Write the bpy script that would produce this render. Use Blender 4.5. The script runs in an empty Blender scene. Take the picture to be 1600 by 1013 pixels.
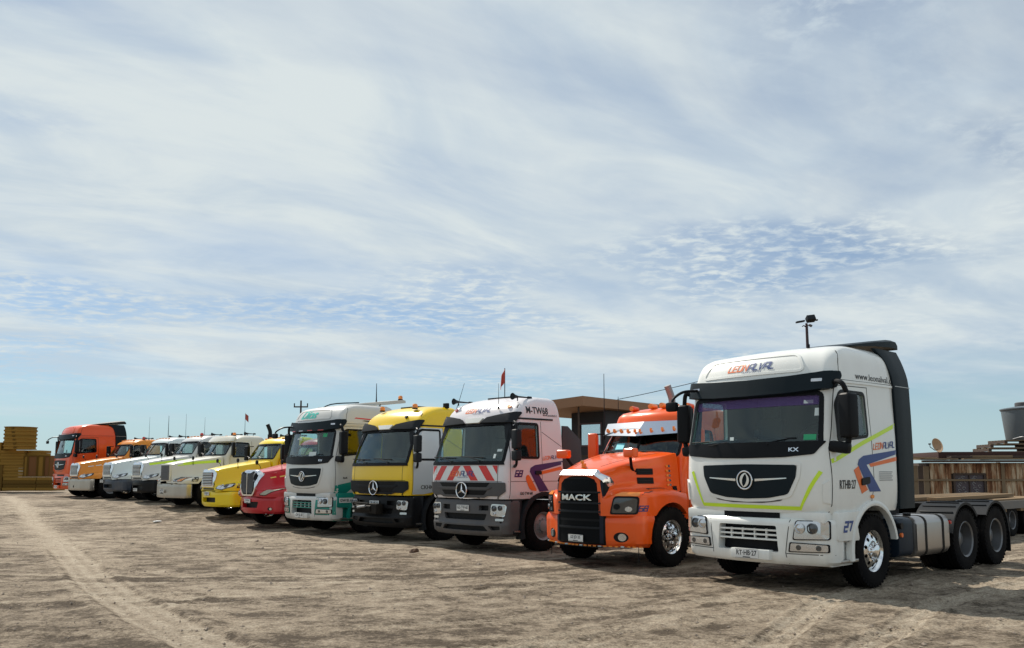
import bpy, bmesh, math, random
import numpy as np
from mathutils import Vector, Matrix
from mathutils.bvhtree import BVHTree
R = math.radians
scene = bpy.context.scene
COL = scene.collection
random.seed(7)

# ------------------------------------------------------------------ camera, sky, sun, exposure
cam_d = bpy.data.cameras.new('camera')
cam = bpy.data.objects.new('camera', cam_d); COL.objects.link(cam)
cam_d.sensor_width = 36.0
cam_d.lens = 36.0 * 1314 / 1600
cam_d.shift_y = (600 - 506.5) / 1600
cam_d.clip_start = 0.1; cam_d.clip_end = 20000
cam.location = (0, 0, 1.65)
cam.rotation_euler = (R(90) + math.atan(138 / 1314), 0, 0)
scene.camera = cam

TRUCK_YAW = -49.0
SUN_EL = 47.0
_u = Vector((math.cos(R(TRUCK_YAW)), math.sin(R(TRUCK_YAW))))
_v = Vector((-_u.y, _u.x))
_s = -_u * math.cos(R(4)) + _v * math.sin(R(4))          # horizontal direction towards the sun
SUN_AZ = math.atan2(_s.y, _s.x)
sun_d = bpy.data.lights.new('sun', 'SUN'); sun_d.energy = 5.0; sun_d.angle = R(0.6); sun_d.color = (1.0, 0.93, 0.82)
sun = bpy.data.objects.new('sun', sun_d); COL.objects.link(sun)
to_sun = Vector((_s.x * math.cos(R(SUN_EL)), _s.y * math.cos(R(SUN_EL)), math.sin(R(SUN_EL))))
sun.rotation_euler = to_sun.to_track_quat('Z', 'Y').to_euler()
sun.location = to_sun * 60

world = bpy.data.worlds.new('World'); scene.world = world; world.use_nodes = True
SKYP = dict(veil=(3.1, 1.7, 0), streak=(0.4, 6.2, 0), cell=(14.5, 9.03, 0), edge=(2.0, 9.0, 0), shade=(8.0, 4.0, 0))
def build_sky():
    nt = world.node_tree; N = nt.nodes; L = nt.links
    N.clear()
    out = N.new('ShaderNodeOutputWorld'); bg = N.new('ShaderNodeBackground')
    sky = N.new('ShaderNodeTexSky'); sky.sky_type = 'NISHITA'; sky.sun_disc = False
    sky.sun_elevation = R(SUN_EL); sky.sun_rotation = R(90) - SUN_AZ
    sky.air_density = 1.0; sky.dust_density = 0.0; sky.ozone_density = 4.0
    tc = N.new('ShaderNodeTexCoord'); sep = N.new('ShaderNodeSeparateXYZ'); L.new(tc.outputs['Generated'], sep.inputs[0])
    def math_(op, a, b=None, clamp=False):
        m = N.new('ShaderNodeMath'); m.operation = op; m.use_clamp = clamp
        for i, v in enumerate((a, b)):
            if v is None: continue
            if isinstance(v, (int, float)): m.inputs[i].default_value = v
            else: L.new(v, m.inputs[i])
        return m.outputs[0]
    def ramp(v, lo, hi, tlo=0.0, thi=1.0):
        m = N.new('ShaderNodeMapRange'); m.interpolation_type = 'SMOOTHSTEP'
        m.inputs[1].default_value = lo; m.inputs[2].default_value = hi; m.inputs[3].default_value = tlo; m.inputs[4].default_value = thi
        L.new(v, m.inputs[0]); return m.outputs[0]
    zz = math_('ADD', math_('MAXIMUM', sep.outputs['Z'], 0.0), 0.07)
    px = math_('DIVIDE', sep.outputs['X'], zz); py = math_('DIVIDE', sep.outputs['Y'], zz)
    comb = N.new('ShaderNodeCombineXYZ'); L.new(px, comb.inputs[0]); L.new(py, comb.inputs[1])
    def noise(scale, detail, rough, loc, rot=0.0, elong=1.0, dist=0.0):
        mp = N.new('ShaderNodeMapping'); mp.vector_type = 'TEXTURE'; mp.inputs['Location'].default_value = loc; mp.inputs['Rotation'].default_value = (0, 0, rot); mp.inputs['Scale'].default_value = (elong, 1, 1)
        L.new(comb.outputs[0], mp.inputs[0])
        t = N.new('ShaderNodeTexNoise'); t.inputs['Scale'].default_value = scale; t.inputs['Detail'].default_value = detail
        t.inputs['Roughness'].default_value = rough; t.inputs['Distortion'].default_value = dist
        L.new(mp.outputs[0], t.inputs['Vector']); return t.outputs['Fac']
    veil = ramp(noise(1.15, 4, 0.5, SKYP['veil'], R(40), 1.9, 0.6), 0.34, 0.60)
    streak = ramp(noise(2.6, 5, 0.55, SKYP['streak'], R(36), 2.6, 0.7), 0.32, 0.68)
    cellm = ramp(noise(0.7, 3, 0.5, SKYP['cell'], R(20), 1.5), 0.465, 0.62)
    puff = ramp(noise(13.0, 5, 0.6, (1.0, 2.0, 0), R(10), 1.15, 0.3), 0.40, 0.70)
    fine = ramp(noise(6.0, 7, 0.62, (5.0, 1.0, 0), R(30), 2.5, 0.4), 0.30, 0.75)
    sheet = math_('ADD', 0.56, math_('ADD', math_('MULTIPLY', veil, 0.32), math_('ADD', math_('MULTIPLY', streak, 0.16), math_('MULTIPLY', fine, 0.10))), True)
    sheet = math_('MULTIPLY', sheet, math_('SUBTRACT', 1.0, math_('MULTIPLY', cellm, 0.62)))
    puffs = math_('MULTIPLY', puff, math_('MULTIPLY', cellm, 0.72))
    dens = math_('ADD', sheet, puffs, True)
    # the cloud deck ends a long way off: clear strip of air above the horizon with a ragged edge
    edge = math_('ADD', sep.outputs['Z'], math_('MULTIPLY', math_('SUBTRACT', noise(0.5, 5, 0.6, SKYP['edge'], R(30), 1.5), 0.5), 0.16))
    dens = math_('MULTIPLY', dens, ramp(edge, 0.055, 0.125, 0.0, 1.0), True)
    shade = ramp(noise(1.7, 6, 0.6, SKYP['shade'], R(38), 1.6, 0.7), 0.36, 0.64, 0.0, 1.0)
    cc = N.new('ShaderNodeMix'); cc.data_type = 'RGBA'; L.new(shade, cc.inputs[0])
    cc.inputs[6].default_value = (6.3, 7.35, 8.2, 1); cc.inputs[7].default_value = (7.9, 8.65, 8.8, 1)
    mx = N.new('ShaderNodeMix'); mx.data_type = 'RGBA'; L.new(dens, mx.inputs[0]); L.new(cc.outputs[2], mx.inputs[7])
    hz = N.new('ShaderNodeMix'); hz.data_type = 'RGBA'; L.new(ramp(sep.outputs['Z'], 0.0, 0.16, 0.80, 0.0), hz.inputs[0]); L.new(sky.outputs[0], hz.inputs[6]); hz.inputs[7].default_value = (4.6, 6.7, 7.6, 1)   # marine haze low over the plain
    L.new(hz.outputs[2], mx.inputs[6])
    L.new(mx.outputs[2], bg.inputs['Color']); bg.inputs['Strength'].default_value = 0.082
    L.new(bg.outputs[0], out.inputs[0])
build_sky()
scene.view_settings.view_transform = 'Standard'; scene.view_settings.look = 'None'
scene.view_settings.exposure = 0.12; scene.view_settings.gamma = 1.0; scene.view_settings.use_curve_mapping = False

# ------------------------------------------------------------------ materials
def lin(h):
    if not isinstance(h, str): return tuple(h)
    v = [int(h[i:i + 2], 16) / 255 for i in (0, 2, 4)]
    return tuple(c / 12.92 if c <= 0.04045 else ((c + 0.055) / 1.055) ** 2.4 for c in v)
MATS = {}
DUST = (0.30, 0.24, 0.18)
def pbr(name, color, rough=0.5, metal=0.0, coat=0.0, dust=0.0, var=0.0, emit=None, bump=0.0, bscale=60, spec=0.5):
    if name in MATS: return MATS[name]
    m = bpy.data.materials.new(name); m.use_nodes = True; MATS[name] = m
    nt = m.node_tree; N = nt.nodes; L = nt.links; b = N['Principled BSDF']
    c = lin(color)
    b.inputs['Base Color'].default_value = (*c, 1); b.inputs['Roughness'].default_value = rough; b.inputs['Metallic'].default_value = metal
    b.inputs['Coat Weight'].default_value = coat; b.inputs['Coat Roughness'].default_value = 0.08; b.inputs['Specular IOR Level'].default_value = spec
    tc = N.new('ShaderNodeTexCoord')
    if dust > 0 or var > 0:
        n1 = N.new('ShaderNodeTexNoise'); n1.inputs['Scale'].default_value = 2.6; n1.inputs['Detail'].default_value = 7; n1.inputs['Roughness'].default_value = 0.65
        mp = N.new('ShaderNodeMapping'); mp.inputs['Scale'].default_value = (1, 1, 0.55)
        L.new(tc.outputs['Object'], mp.inputs[0]); L.new(mp.outputs[0], n1.inputs['Vector'])
        sp = N.new('ShaderNodeSeparateXYZ'); L.new(tc.outputs['Object'], sp.inputs[0])
        hm = N.new('ShaderNodeMapRange'); hm.inputs[1].default_value = 1.7; hm.inputs[2].default_value = 0.2; hm.inputs[3].default_value = 0.25; hm.inputs[4].default_value = 1.0
        L.new(sp.outputs['Z'], hm.inputs[0])
        nm = N.new('ShaderNodeMapRange'); nm.inputs[1].default_value = 0.38; nm.inputs[2].default_value = 0.72; L.new(n1.outputs['Fac'], nm.inputs[0])
        mu = N.new('ShaderNodeMath'); mu.operation = 'MULTIPLY'; L.new(hm.outputs[0], mu.inputs[0]); L.new(nm.outputs[0], mu.inputs[1])
        mu2 = N.new('ShaderNodeMath'); mu2.operation = 'MULTIPLY'; L.new(mu.outputs[0], mu2.inputs[0]); mu2.inputs[1].default_value = dust
        mx = N.new('ShaderNodeMix'); mx.data_type = 'RGBA'; L.new(mu2.outputs[0], mx.inputs[0]); mx.inputs[6].default_value = (*c, 1); mx.inputs[7].default_value = (*DUST, 1)
        L.new(mx.outputs[2], b.inputs['Base Color'])
        rm = N.new('ShaderNodeMapRange'); rm.inputs[3].default_value = rough; rm.inputs[4].default_value = min(1, rough + 0.35); L.new(mu2.outputs[0], rm.inputs[0]); L.new(rm.outputs[0], b.inputs['Roughness'])
    if bump > 0:
        n2 = N.new('ShaderNodeTexNoise'); n2.inputs['Scale'].default_value = bscale; n2.inputs['Detail'].default_value = 4; L.new(tc.outputs['Object'], n2.inputs['Vector'])
        bp = N.new('ShaderNodeBump'); bp.inputs['Strength'].default_value = bump; bp.inputs['Distance'].default_value = 0.01
        L.new(n2.outputs['Fac'], bp.inputs['Height']); L.new(bp.outputs[0], b.inputs['Normal'])
    if emit:
        b.inputs['Emission Color'].default_value = (*lin(emit[0]), 1); b.inputs['Emission Strength'].default_value = emit[1]
    return m
def paint(name, color, dust=0.18): return pbr(name, color, 0.28, 0.0, 0.35, dust, spec=0.4)
def glass(name, tint, gl=1.0):
    if name in MATS: return MATS[name]
    m = bpy.data.materials.new(name); m.use_nodes = True; MATS[name] = m
    nt = m.node_tree; N = nt.nodes; L = nt.links; N.clear()
    o = N.new('ShaderNodeOutputMaterial'); mix = N.new('ShaderNodeMixShader'); tr = N.new('ShaderNodeBsdfTransparent'); gs = N.new('ShaderNodeBsdfGlossy')
    tr.inputs['Color'].default_value = (*tint, 1); gs.inputs['Roughness'].default_value = 0.03; gs.inputs['Color'].default_value = (gl, gl, gl, 1)
    fr = N.new('ShaderNodeFresnel'); ge = N.new('ShaderNodeNewGeometry'); io = N.new('ShaderNodeMapRange'); io.inputs[3].default_value = 1.52; io.inputs[4].default_value = 1 / 1.52; L.new(ge.outputs['Backfacing'], io.inputs[0]); L.new(io.outputs[0], fr.inputs['IOR'])   # thin pane: no total reflection inside the slab
    L.new(fr.outputs[0], mix.inputs[0]); L.new(tr.outputs[0], mix.inputs[1]); L.new(gs.outputs[0], mix.inputs[2]); L.new(mix.outputs[0], o.inputs[0])
    return m
M_GLASS = glass('windshield_glass', (0.78, 0.92, 0.91), 0.8)
M_GLASSD = glass('tinted_glass', (0.84, 0.90, 0.90), 0.8)
M_BLACK = pbr('black_plastic', (0.005, 0.006, 0.008), 0.42, dust=0.03, spec=0.15)
M_DARK = pbr('dark_grey_plastic', (0.015, 0.018, 0.022), 0.55, dust=0.03, spec=0.15)
M_NAVY = pbr('dark_slate_paint', (0.006, 0.013, 0.018), 0.45, dust=0.02, spec=0.15)
M_GREY = pbr('mid_grey_plastic', (0.075, 0.075, 0.08), 0.5, dust=0.22, spec=0.3)
M_RUBBER = pbr('tyre_rubber', (0.005, 0.005, 0.006), 0.9, dust=0.04, spec=0.1, bump=0.25, bscale=45)
M_CHROME = pbr('chrome', (0.78, 0.79, 0.80), 0.12, 1.0)
M_ALU = pbr('brushed_aluminium', (0.42, 0.40, 0.385), 0.36, 1.0, dust=0.10)
M_STEEL = pbr('grey_steel_rim', (0.26, 0.27, 0.285), 0.45, 0.25, dust=0.22)
M_REARRIM = pbr('rear_rim_steel', (0.15, 0.155, 0.165), 0.38, 0.6, dust=0.12)
M_DIRTY = pbr('dull_stainless', (0.48, 0.45, 0.40), 0.35, 0.85, dust=0.35)
M_FRAME = pbr('chassis_black', (0.006, 0.006, 0.006), 0.7, dust=0.10, spec=0.2)
M_AMBER = pbr('amber_lens', (0.85, 0.26, 0.03), 0.2, coat=0.6)
M_REDL = pbr('red_lens', (0.5, 0.03, 0.02), 0.2, coat=0.6)
M_LAMP = pbr('headlamp_reflector', (0.62, 0.63, 0.64), 0.16, 0.75)
M_LENS = pbr('lamp_lens_dark', (0.05, 0.055, 0.06), 0.08, 0.3, coat=1.0)
M_PLATE = pbr('plate_white', (0.72, 0.72, 0.70), 0.5)
M_INK = pbr('black_ink', (0.012, 0.012, 0.014), 0.5)
M_BLUE = pbr('blue_vinyl', (0.012, 0.05, 0.22), 0.4)
M_ORANGEV = pbr('orange_vinyl', (0.80, 0.16, 0.025), 0.4)
M_PURPLE = pbr('indigo_vinyl', (0.035, 0.02, 0.13), 0.4)
M_LIME = pbr('lime_reflective_tape', (0.62, 0.86, 0.04), 0.35)
M_WHITE = paint('white_paint', (0.80, 0.81, 0.78), 0.30)
M_SEAT = pbr('seat_cloth', (0.05, 0.05, 0.055), 0.9)
M_INT = pbr('cab_lining', (0.03, 0.032, 0.034), 0.85)
def film(name, color, a):
    m = glass(name, (1, 1, 1)); nt = m.node_tree; N = nt.nodes; L = nt.links; N.clear()
    o = N.new('ShaderNodeOutputMaterial'); mix = N.new('ShaderNodeMixShader'); tr = N.new('ShaderNodeBsdfTransparent'); d = N.new('ShaderNodeBsdfDiffuse'); d.inputs[0].default_value = (*color, 1); mix.inputs[0].default_value = a
    L.new(tr.outputs[0], mix.inputs[1]); L.new(d.outputs[0], mix.inputs[2]); L.new(mix.outputs[0], o.inputs[0]); return m
M_LINING = pbr('cab_interior', (0.04, 0.042, 0.045), 0.8)
M_SEAM = pbr('panel_gap', (0.02, 0.02, 0.02), 0.8)
M_CARD = pbr('pale_card', (0.62, 0.66, 0.66), 0.7)

# ------------------------------------------------------------------ geometry kit
def pchip(xs, ys, xq):
    xs = np.asarray(xs, float); ys = np.asarray(ys, float); h = np.diff(xs); d = (np.diff(ys, axis=0).T / h).T
    m = np.zeros_like(ys); m[0] = d[0]; m[-1] = d[-1]
    for i in range(1, len(xs) - 1):
        w1 = 2 * h[i] + h[i - 1]; w2 = h[i] + 2 * h[i - 1]
        with np.errstate(divide='ignore', invalid='ignore'):
            v = (w1 + w2) / (w1 / d[i - 1] + w2 / d[i])
        m[i] = np.where(d[i - 1] * d[i] > 0, v, 0)
    out = []
    for x in xq:
        i = min(max(np.searchsorted(xs, x) - 1, 0), len(xs) - 2); t = (x - xs[i]) / h[i]
        out.append((2 * t**3 - 3 * t**2 + 1) * ys[i] + (t**3 - 2 * t**2 + t) * h[i] * m[i] + (-2 * t**3 + 3 * t**2) * ys[i + 1] + (t**3 - t**2) * h[i] * m[i + 1])
    return np.array(out)
def catmull(P, n):
    P = [np.array(p, float) for p in P]; out = []
    for i in range(len(P) - 1):
        a = P[i - 1] if i else 2 * P[0] - P[1]; b = P[i]; c = P[i + 1]; d = P[i + 2] if i + 2 < len(P) else 2 * P[-1] - P[-2]
        for k in range(n):
            t = k / n
            out.append(0.5 * ((2 * b) + (c - a) * t + (2 * a - 5 * b + 4 * c - d) * t * t + (3 * b - a - 3 * c + d) * t**3))
    out.append(P[-1]); return [tuple(p) for p in out]
def rrect(x0, x1, z0, z1, r, n=4):
    out = []
    for cx, cz, a0 in ((x1 - r, z0 + r, -90), (x1 - r, z1 - r, 0), (x0 + r, z1 - r, 90), (x0 + r, z0 + r, 180)):
        for k in range(n + 1):
            a = R(a0 + 90 * k / n); out.append((cx + r * math.cos(a), cz + r * math.sin(a)))
    return out
def rpoly(pts, r, n=4):
    out = []; N_ = len(pts)
    for i in range(N_):
        p = Vector(pts[i]); a = Vector(pts[i - 1]); b = Vector(pts[(i + 1) % N_])
        rr = r[i] if isinstance(r, (list, tuple)) else r
        da = (a - p); db = (b - p); ra = min(rr, da.length * 0.45); rb = min(rr, db.length * 0.45)
        A = p + da.normalized() * ra; B = p + db.normalized() * rb
        for k in range(n + 1):
            t = k / n; out.append(tuple((1 - t)**2 * A + 2 * t * (1 - t) * p + t * t * B))
    return out
def circle(cx, cz, r, n=20, rz=None): return [(cx + r * math.cos(2 * math.pi * k / n), cz + (rz or r) * math.sin(2 * math.pi * k / n)) for k in range(n)]
def mirror2(p): return [(-x, z) for x, z in reversed(p)]

def finish(bm, name, mat, parent=None, angle=35, recalc=True):
    if recalc: bmesh.ops.recalc_face_normals(bm, faces=bm.faces[:])
    me = bpy.data.meshes.new(name); bm.to_mesh(me); bm.free()
    return put(name, me, mat, parent, angle)
def shade(me, angle):
    if angle is None: return
    me.polygons.foreach_set('use_smooth', [True] * len(me.polygons)); me.set_sharp_from_angle(angle=R(angle))
def put(name, me, mat, parent=None, angle=35):
    if angle is not None: shade(me, angle)
    o = bpy.data.objects.new(name, me); COL.objects.link(o)
    if mat is not None:
        if not me.materials: me.materials.append(mat)
        elif me.materials[0] is not mat:
            o.material_slots[0].link = 'OBJECT'; o.material_slots[0].material = mat
    if parent is not None: o.parent = parent
    return o
def empty(name, loc=(0, 0, 0), rz=0, label=None, cat=None, group=None):
    o = bpy.data.objects.new(name, None); COL.objects.link(o); o.location = loc; o.rotation_euler = (0, 0, rz); o.empty_display_size = 0.2
    if label: o['label'] = label; o['category'] = cat
    if group: o['group'] = group
    return o
def tag(o, label, cat, group=None):
    o['label'] = label; o['category'] = cat
    if group: o['group'] = group
    return o

class G:
    """collects shapes of one part"""
    def __init__(s): s.bm = bmesh.new()
    def box(s, c, d, bev=0.0, rot=None, seg=2):
        mat = Matrix.Translation(c) @ (rot.to_4x4() if rot is not None else Matrix.Identity(4)) @ Matrix.Diagonal((*d, 1))
        r = bmesh.ops.create_cube(s.bm, size=1, matrix=mat)
        if bev > 0:
            es = list({e for v in r['verts'] for e in v.link_edges})
            bmesh.ops.bevel(s.bm, geom=es, offset=bev, segments=seg, affect='EDGES', profile=0.6, clamp_overlap=True)
        return s
    def bb(s, x0, x1, y0, y1, z0, z1, bev=0.0): return s.box(((x0 + x1) / 2, (y0 + y1) / 2, (z0 + z1) / 2), (abs(x1 - x0), abs(y1 - y0), abs(z1 - z0)), bev)
    def mesh(s, vs, fs):
        V = [s.bm.verts.new(v) for v in vs]
        for f in fs:
            try: s.bm.faces.new([V[i] for i in f])
            except ValueError: pass
        return V
    def rings(s, rs, closed=True, cap=True):
        n = len(rs[0]); vs = [p for r in rs for p in r]; fs = []
        for i in range(len(rs) - 1):
            for k in range(n if closed else n - 1):
                k2 = (k + 1) % n; fs.append((i * n + k, i * n + k2, (i + 1) * n + k2, (i + 1) * n + k))
        if cap: fs.append(tuple(range(n))[::-1]); fs.append(tuple((len(rs) - 1) * n + k for k in range(n)))
        s.mesh(vs, fs); return s
    def prism(s, poly, axis, a, b, bev=0.0):
        def P(p, t): return {'x': (t, p[0], p[1]), 'y': (p[0], t, p[1]), 'z': (p[0], p[1], t)}[axis]
        n = len(poly); V = s.mesh([P(p, a) for p in poly] + [P(p, b) for p in poly], [tuple(range(n)), tuple(range(2 * n - 1, n - 1, -1))] + [(k, (k + 1) % n, n + (k + 1) % n, n + k) for k in range(n)])
        if bev > 0:
            es = [e for e in {e for v in V for e in v.link_edges} if not (e.verts[0] in V[:n]) ^ (e.verts[1] in V[:n])]
            bmesh.ops.bevel(s.bm, geom=es, offset=bev, segments=2, affect='EDGES', profile=0.6, clamp_overlap=True)
        return s
    def tube(s, pts, r, seg=8, closed=False):
        pts = [Vector(p) for p in pts]; n = len(pts); rs = []; up = Vector((0, 0, 1)); prev = None
        for i, p in enumerate(pts):
            t = (pts[(i + 1) % n] - pts[i - 1]) if closed else (pts[min(i + 1, n - 1)] - pts[max(i - 1, 0)])
            t.normalize()
            if prev is None:
                a = t.cross(up) if abs(t.z) < 0.95 else t.cross(Vector((1, 0, 0)))
            else: a = prev - t * prev.dot(t)
            a.normalize(); prev = a; b = t.cross(a); rr = r[i] if isinstance(r, (list, tuple)) else r
            rs.append([tuple(p + (a * math.cos(2 * math.pi * k / seg) + b * math.sin(2 * math.pi * k / seg)) * rr) for k in range(seg)])
        if closed: rs.append(rs[0]); s.rings(rs, True, False); bmesh.ops.remove_doubles(s.bm, verts=s.bm.verts[:], dist=1e-5)
        else: s.rings(rs)
        return s
    def lathe(s, prof, c, axis='x', seg=32, closed=False, sgn=1):
        """prof: (radius, along axis)"""
        def P(r, h, a):
            u, v = r * math.cos(a), r * math.sin(a)
            return {'x': (c[0] + sgn * h, c[1] + u, c[2] + v), 'y': (c[0] + u, c[1] + sgn * h, c[2] + v), 'z': (c[0] + u, c[1] + v, c[2] + sgn * h)}[axis]
        n = len(prof); vs = []; fs = []
        for k in range(seg):
            for r, h in prof: vs.append(P(r, h, 2 * math.pi * k / seg))
        for k in range(seg):
            k2 = (k + 1) % seg
            for i in range(n if closed else n - 1):
                i2 = (i + 1) % n; fs.append((k * n + i, k * n + i2, k2 * n + i2, k2 * n + i))
        s.mesh(vs, fs); bmesh.ops.remove_doubles(s.bm, verts=s.bm.verts[:], dist=1e-6); return s
    def drape(s, vs2, fs2, bvh, plane, off=0.003, th=0.006, res=0.09):
        """lay a flat 2D mesh on a surface, with real thickness"""
        bm = bmesh.new(); V = [bm.verts.new((a, b, 0)) for a, b in vs2]
        for f in fs2:
            try: bm.faces.new([V[i] for i in f])
            except ValueError: pass
        big = [f for f in bm.faces if len(f.verts) > 4]
        if big: bmesh.ops.triangulate(bm, faces=big)
        xs = [v[0] for v in vs2]; ys = [v[1] for v in vs2]
        for lo, hi, ax in ((min(xs), max(xs), 0), (min(ys), max(ys), 1)):
            k = math.floor(lo / res) + 1
            while k * res < hi - 1e-4:
                co = (k * res, 0, 0) if ax == 0 else (0, k * res, 0); no = (1, 0, 0) if ax == 0 else (0, 1, 0)
                bmesh.ops.bisect_plane(bm, geom=bm.verts[:] + bm.edges[:] + bm.faces[:], plane_co=co, plane_no=no, dist=1e-5); k += 1
        nrm = {}
        for v in bm.verts:
            a, b = v.co.x, v.co.y
            o, d = {'front': (Vector((a, -4, b)), Vector((0, 1, 0))), 'right': (Vector((6, a, b)), Vector((-1, 0, 0))), 'left': (Vector((-6, a, b)), Vector((1, 0, 0))),
                    'top': (Vector((a, b, 9)), Vector((0, 0, -1)))}[plane]
            h = bvh.ray_cast(o, d)
            if h[0] is None:
                pn = bvh.find_nearest(Vector((a, 0.4, b)) if plane == 'front' else Vector(((1.1 if plane == 'right' else -1.1), a, b)) if plane != 'top' else Vector((a, b, 3)))
                loc, n_ = pn[0], pn[1]
            else: loc, n_ = h[0], h[1]
            if n_.dot(-d) < 0: n_ = -n_
            if n_.dot(-d) < 0.25: n_ = -d
            v.co = loc + n_ * off; nrm[v] = n_
        base = bm.faces[:]
        r = bmesh.ops.extrude_face_region(bm, geom=base)
        # new verts correspond by position
        lut = {tuple(round(c, 6) for c in v.co): n_ for v, n_ in nrm.items()}
        for e in r['geom']:
            if isinstance(e, bmesh.types.BMVert):
                e.co = e.co + lut.get(tuple(round(c, 6) for c in e.co), Vector((0, -1, 0))) * th
        bmesh.ops.recalc_face_normals(bm, faces=bm.faces[:])
        idx = {v: i for i, v in enumerate(bm.verts)}
        s.mesh([tuple(v.co) for v in bm.verts], [tuple(idx[v] for v in f.verts) for f in bm.faces]); bm.free(); return s
    def patch(s, poly, bvh, plane, off=0.003, th=0.006, res=0.09):
        return s.drape(poly, [tuple(range(len(poly)))], bvh, plane, off, th, res)
    def ribbon(s, path, w, bvh, plane, off=0.003, th=0.004, closed=False, res=0.12):
        n = len(path); P = [Vector(p) for p in path]; vs = []
        for i in range(n):
            t = (P[(i + 1) % n] - P[i - 1]) if closed else (P[min(i + 1, n - 1)] - P[max(i - 1, 0)])
            t.normalize(); q = Vector((-t.y, t.x)); vs += [tuple(P[i] + q * w / 2), tuple(P[i] - q * w / 2)]
        fs = [(2 * i, 2 * i + 1, (2 * i + 3) % (2 * n), (2 * i + 2) % (2 * n)) for i in range(n if closed else n - 1)]
        return s.drape(vs, fs, bvh, plane, off, th, res)
    def obj(s, name, mat, parent=None, angle=35, recalc=True): return finish(s.bm, name, mat, parent, angle, recalc)

def bvh_of(me): 
    return BVHTree.FromPolygons([v.co.copy() for v in me.vertices], [tuple(p.vertices) for p in me.polygons])
def boolean(me, cut, op='DIFFERENCE'):
    a = bpy.data.objects.new('tmp_a', me); b = bpy.data.objects.new('tmp_b', cut); COL.objects.link(a); COL.objects.link(b)
    m = a.modifiers.new('b', 'BOOLEAN'); m.object = b; m.operation = op; m.solver = 'EXACT'; m.use_self = True
    dg = bpy.context.evaluated_depsgraph_get(); r = bpy.data.meshes.new_from_object(a.evaluated_get(dg))
    bpy.data.objects.remove(a); bpy.data.objects.remove(b); return r
def bm_mesh(bm):
    bmesh.ops.recalc_face_normals(bm, faces=bm.faces[:]); me = bpy.data.meshes.new('m'); bm.to_mesh(me); bm.free(); return me

TXT = {}
def text2d(body, h, bold=0.0, shear=0.0, sx=1.0, space=1.0):
    k = (body, bold, shear, space)
    if k not in TXT:
        cu = bpy.data.curves.new('t', 'FONT'); cu.body = body; cu.offset = bold; cu.shear = shear; cu.space_character = space; cu.resolution_u = 3; cu.fill_mode = 'FRONT'
        o = bpy.data.objects.new('t', cu); COL.objects.link(o); bpy.context.view_layer.update()
        me = bpy.data.meshes.new_from_object(o.evaluated_get(bpy.context.evaluated_depsgraph_get()))
        vs = [(v.co.x, v.co.y) for v in me.vertices]; fs = [tuple(p.vertices) for p in me.polygons]
        bpy.data.objects.remove(o); bpy.data.curves.remove(cu); bpy.data.meshes.remove(me)
        TXT[k] = (vs, fs)
    vs, fs = TXT[k]; xs = [v[0] for v in vs]; ys = [v[1] for v in vs]; w = max(xs) - min(xs); hh = max(ys) - min(ys)
    sc = h / hh
    return [((x - (min(xs) + w / 2)) * sc * sx, (y - (min(ys) + hh / 2)) * sc) for x, y in vs], fs
STK = {'L': [(0, 1, 0, 0, 1, 0)], 'E': [(1, 1, 0, 1, 0, 0, 1, 0), (.14, .5, .85, .5)], 'O': [(0, 0, 0, 1, 1, 1, 1, 0, 0, 0)], 'N': [(0, 0, 0, 1, 1, 0, 1, 1)], 'A': [(0, 0, 0, 1, 1, 1, 1, 0), (.14, .42, .86, .42)],
       'V': [(0, 1, .45, 0, 1, 1)], '2': [(0, 1, 1, 1, 1, .5, 0, .5, 0, 0, 1, 0)], '7': [(0, 1, 1, 1, .55, 0)], '6': [(1, 1, 0, 1, 0, 0, 1, 0, 1, .5, .14, .5)], '8': [(0, 0, 0, 1, 1, 1, 1, 0, 0, 0), (.14, .5, .86, .5)],
       '9': [(0, 0, 1, 0, 1, 1, 0, 1, 0, .5, .86, .5)]}
def stroke2d(word, h, adv=0.95, wid=0.72, t=0.17, shear=0.32):
    """squared stroke lettering as on the fleet livery; returns centred 2D mesh"""
    vs = []; fs = []; x0 = 0
    for ch in word:
        for path in STK[ch]:
            P = [Vector((path[i] * wid + x0, path[i + 1])) for i in range(0, len(path), 2)]
            closed = (P[0] - P[-1]).length < 1e-6
            if closed: P = P[:-1]
            n = len(P); base = len(vs)
            for i in range(n):
                d0 = (P[i] - P[i - 1]).normalized() if (i or closed) else None
                d1 = (P[(i + 1) % n] - P[i]).normalized() if (i < n - 1 or closed) else None
                q0 = Vector((-d0.y, d0.x)) if d0 else None; q1 = Vector((-d1.y, d1.x)) if d1 else None
                if q0 is None: q = q1
                elif q1 is None: q = q0
                else:
                    q = (q0 + q1); q = q.normalized() / max(0.4, q.normalized().dot(q0))
                vs += [tuple(P[i] + q * t / 2), tuple(P[i] - q * t / 2)]
            for i in range(n if closed else n - 1):
                j = (i + 1) % n; fs.append((base + 2 * i, base + 2 * i + 1, base + 2 * j + 1, base + 2 * j))
        x0 += adv * (.80 if ch == 'L' else .92 if ch == 'V' else 1.0); last = adv * (.80 if ch == 'L' else .92 if ch == 'V' else 1.0)
    W = x0 - last + wid
    return [((x - W / 2 + shear * (y - .5)) * h, (y - .5) * h) for x, y in vs], fs
def move2(m, dx, dz, rot=0.0):
    c, s_ = math.cos(rot), math.sin(rot)
    return [(x * c - z * s_ + dx, x * s_ + z * c + dz) for x, z in m[0]], m[1]
def lettering(m, bvh, plane, mat, parent, name='lettering', off=0.005, th=0.0015, res=0.045):
    return G().drape(m[0], m[1], bvh, plane, off, th, res).obj(name, mat, parent, None)
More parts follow.
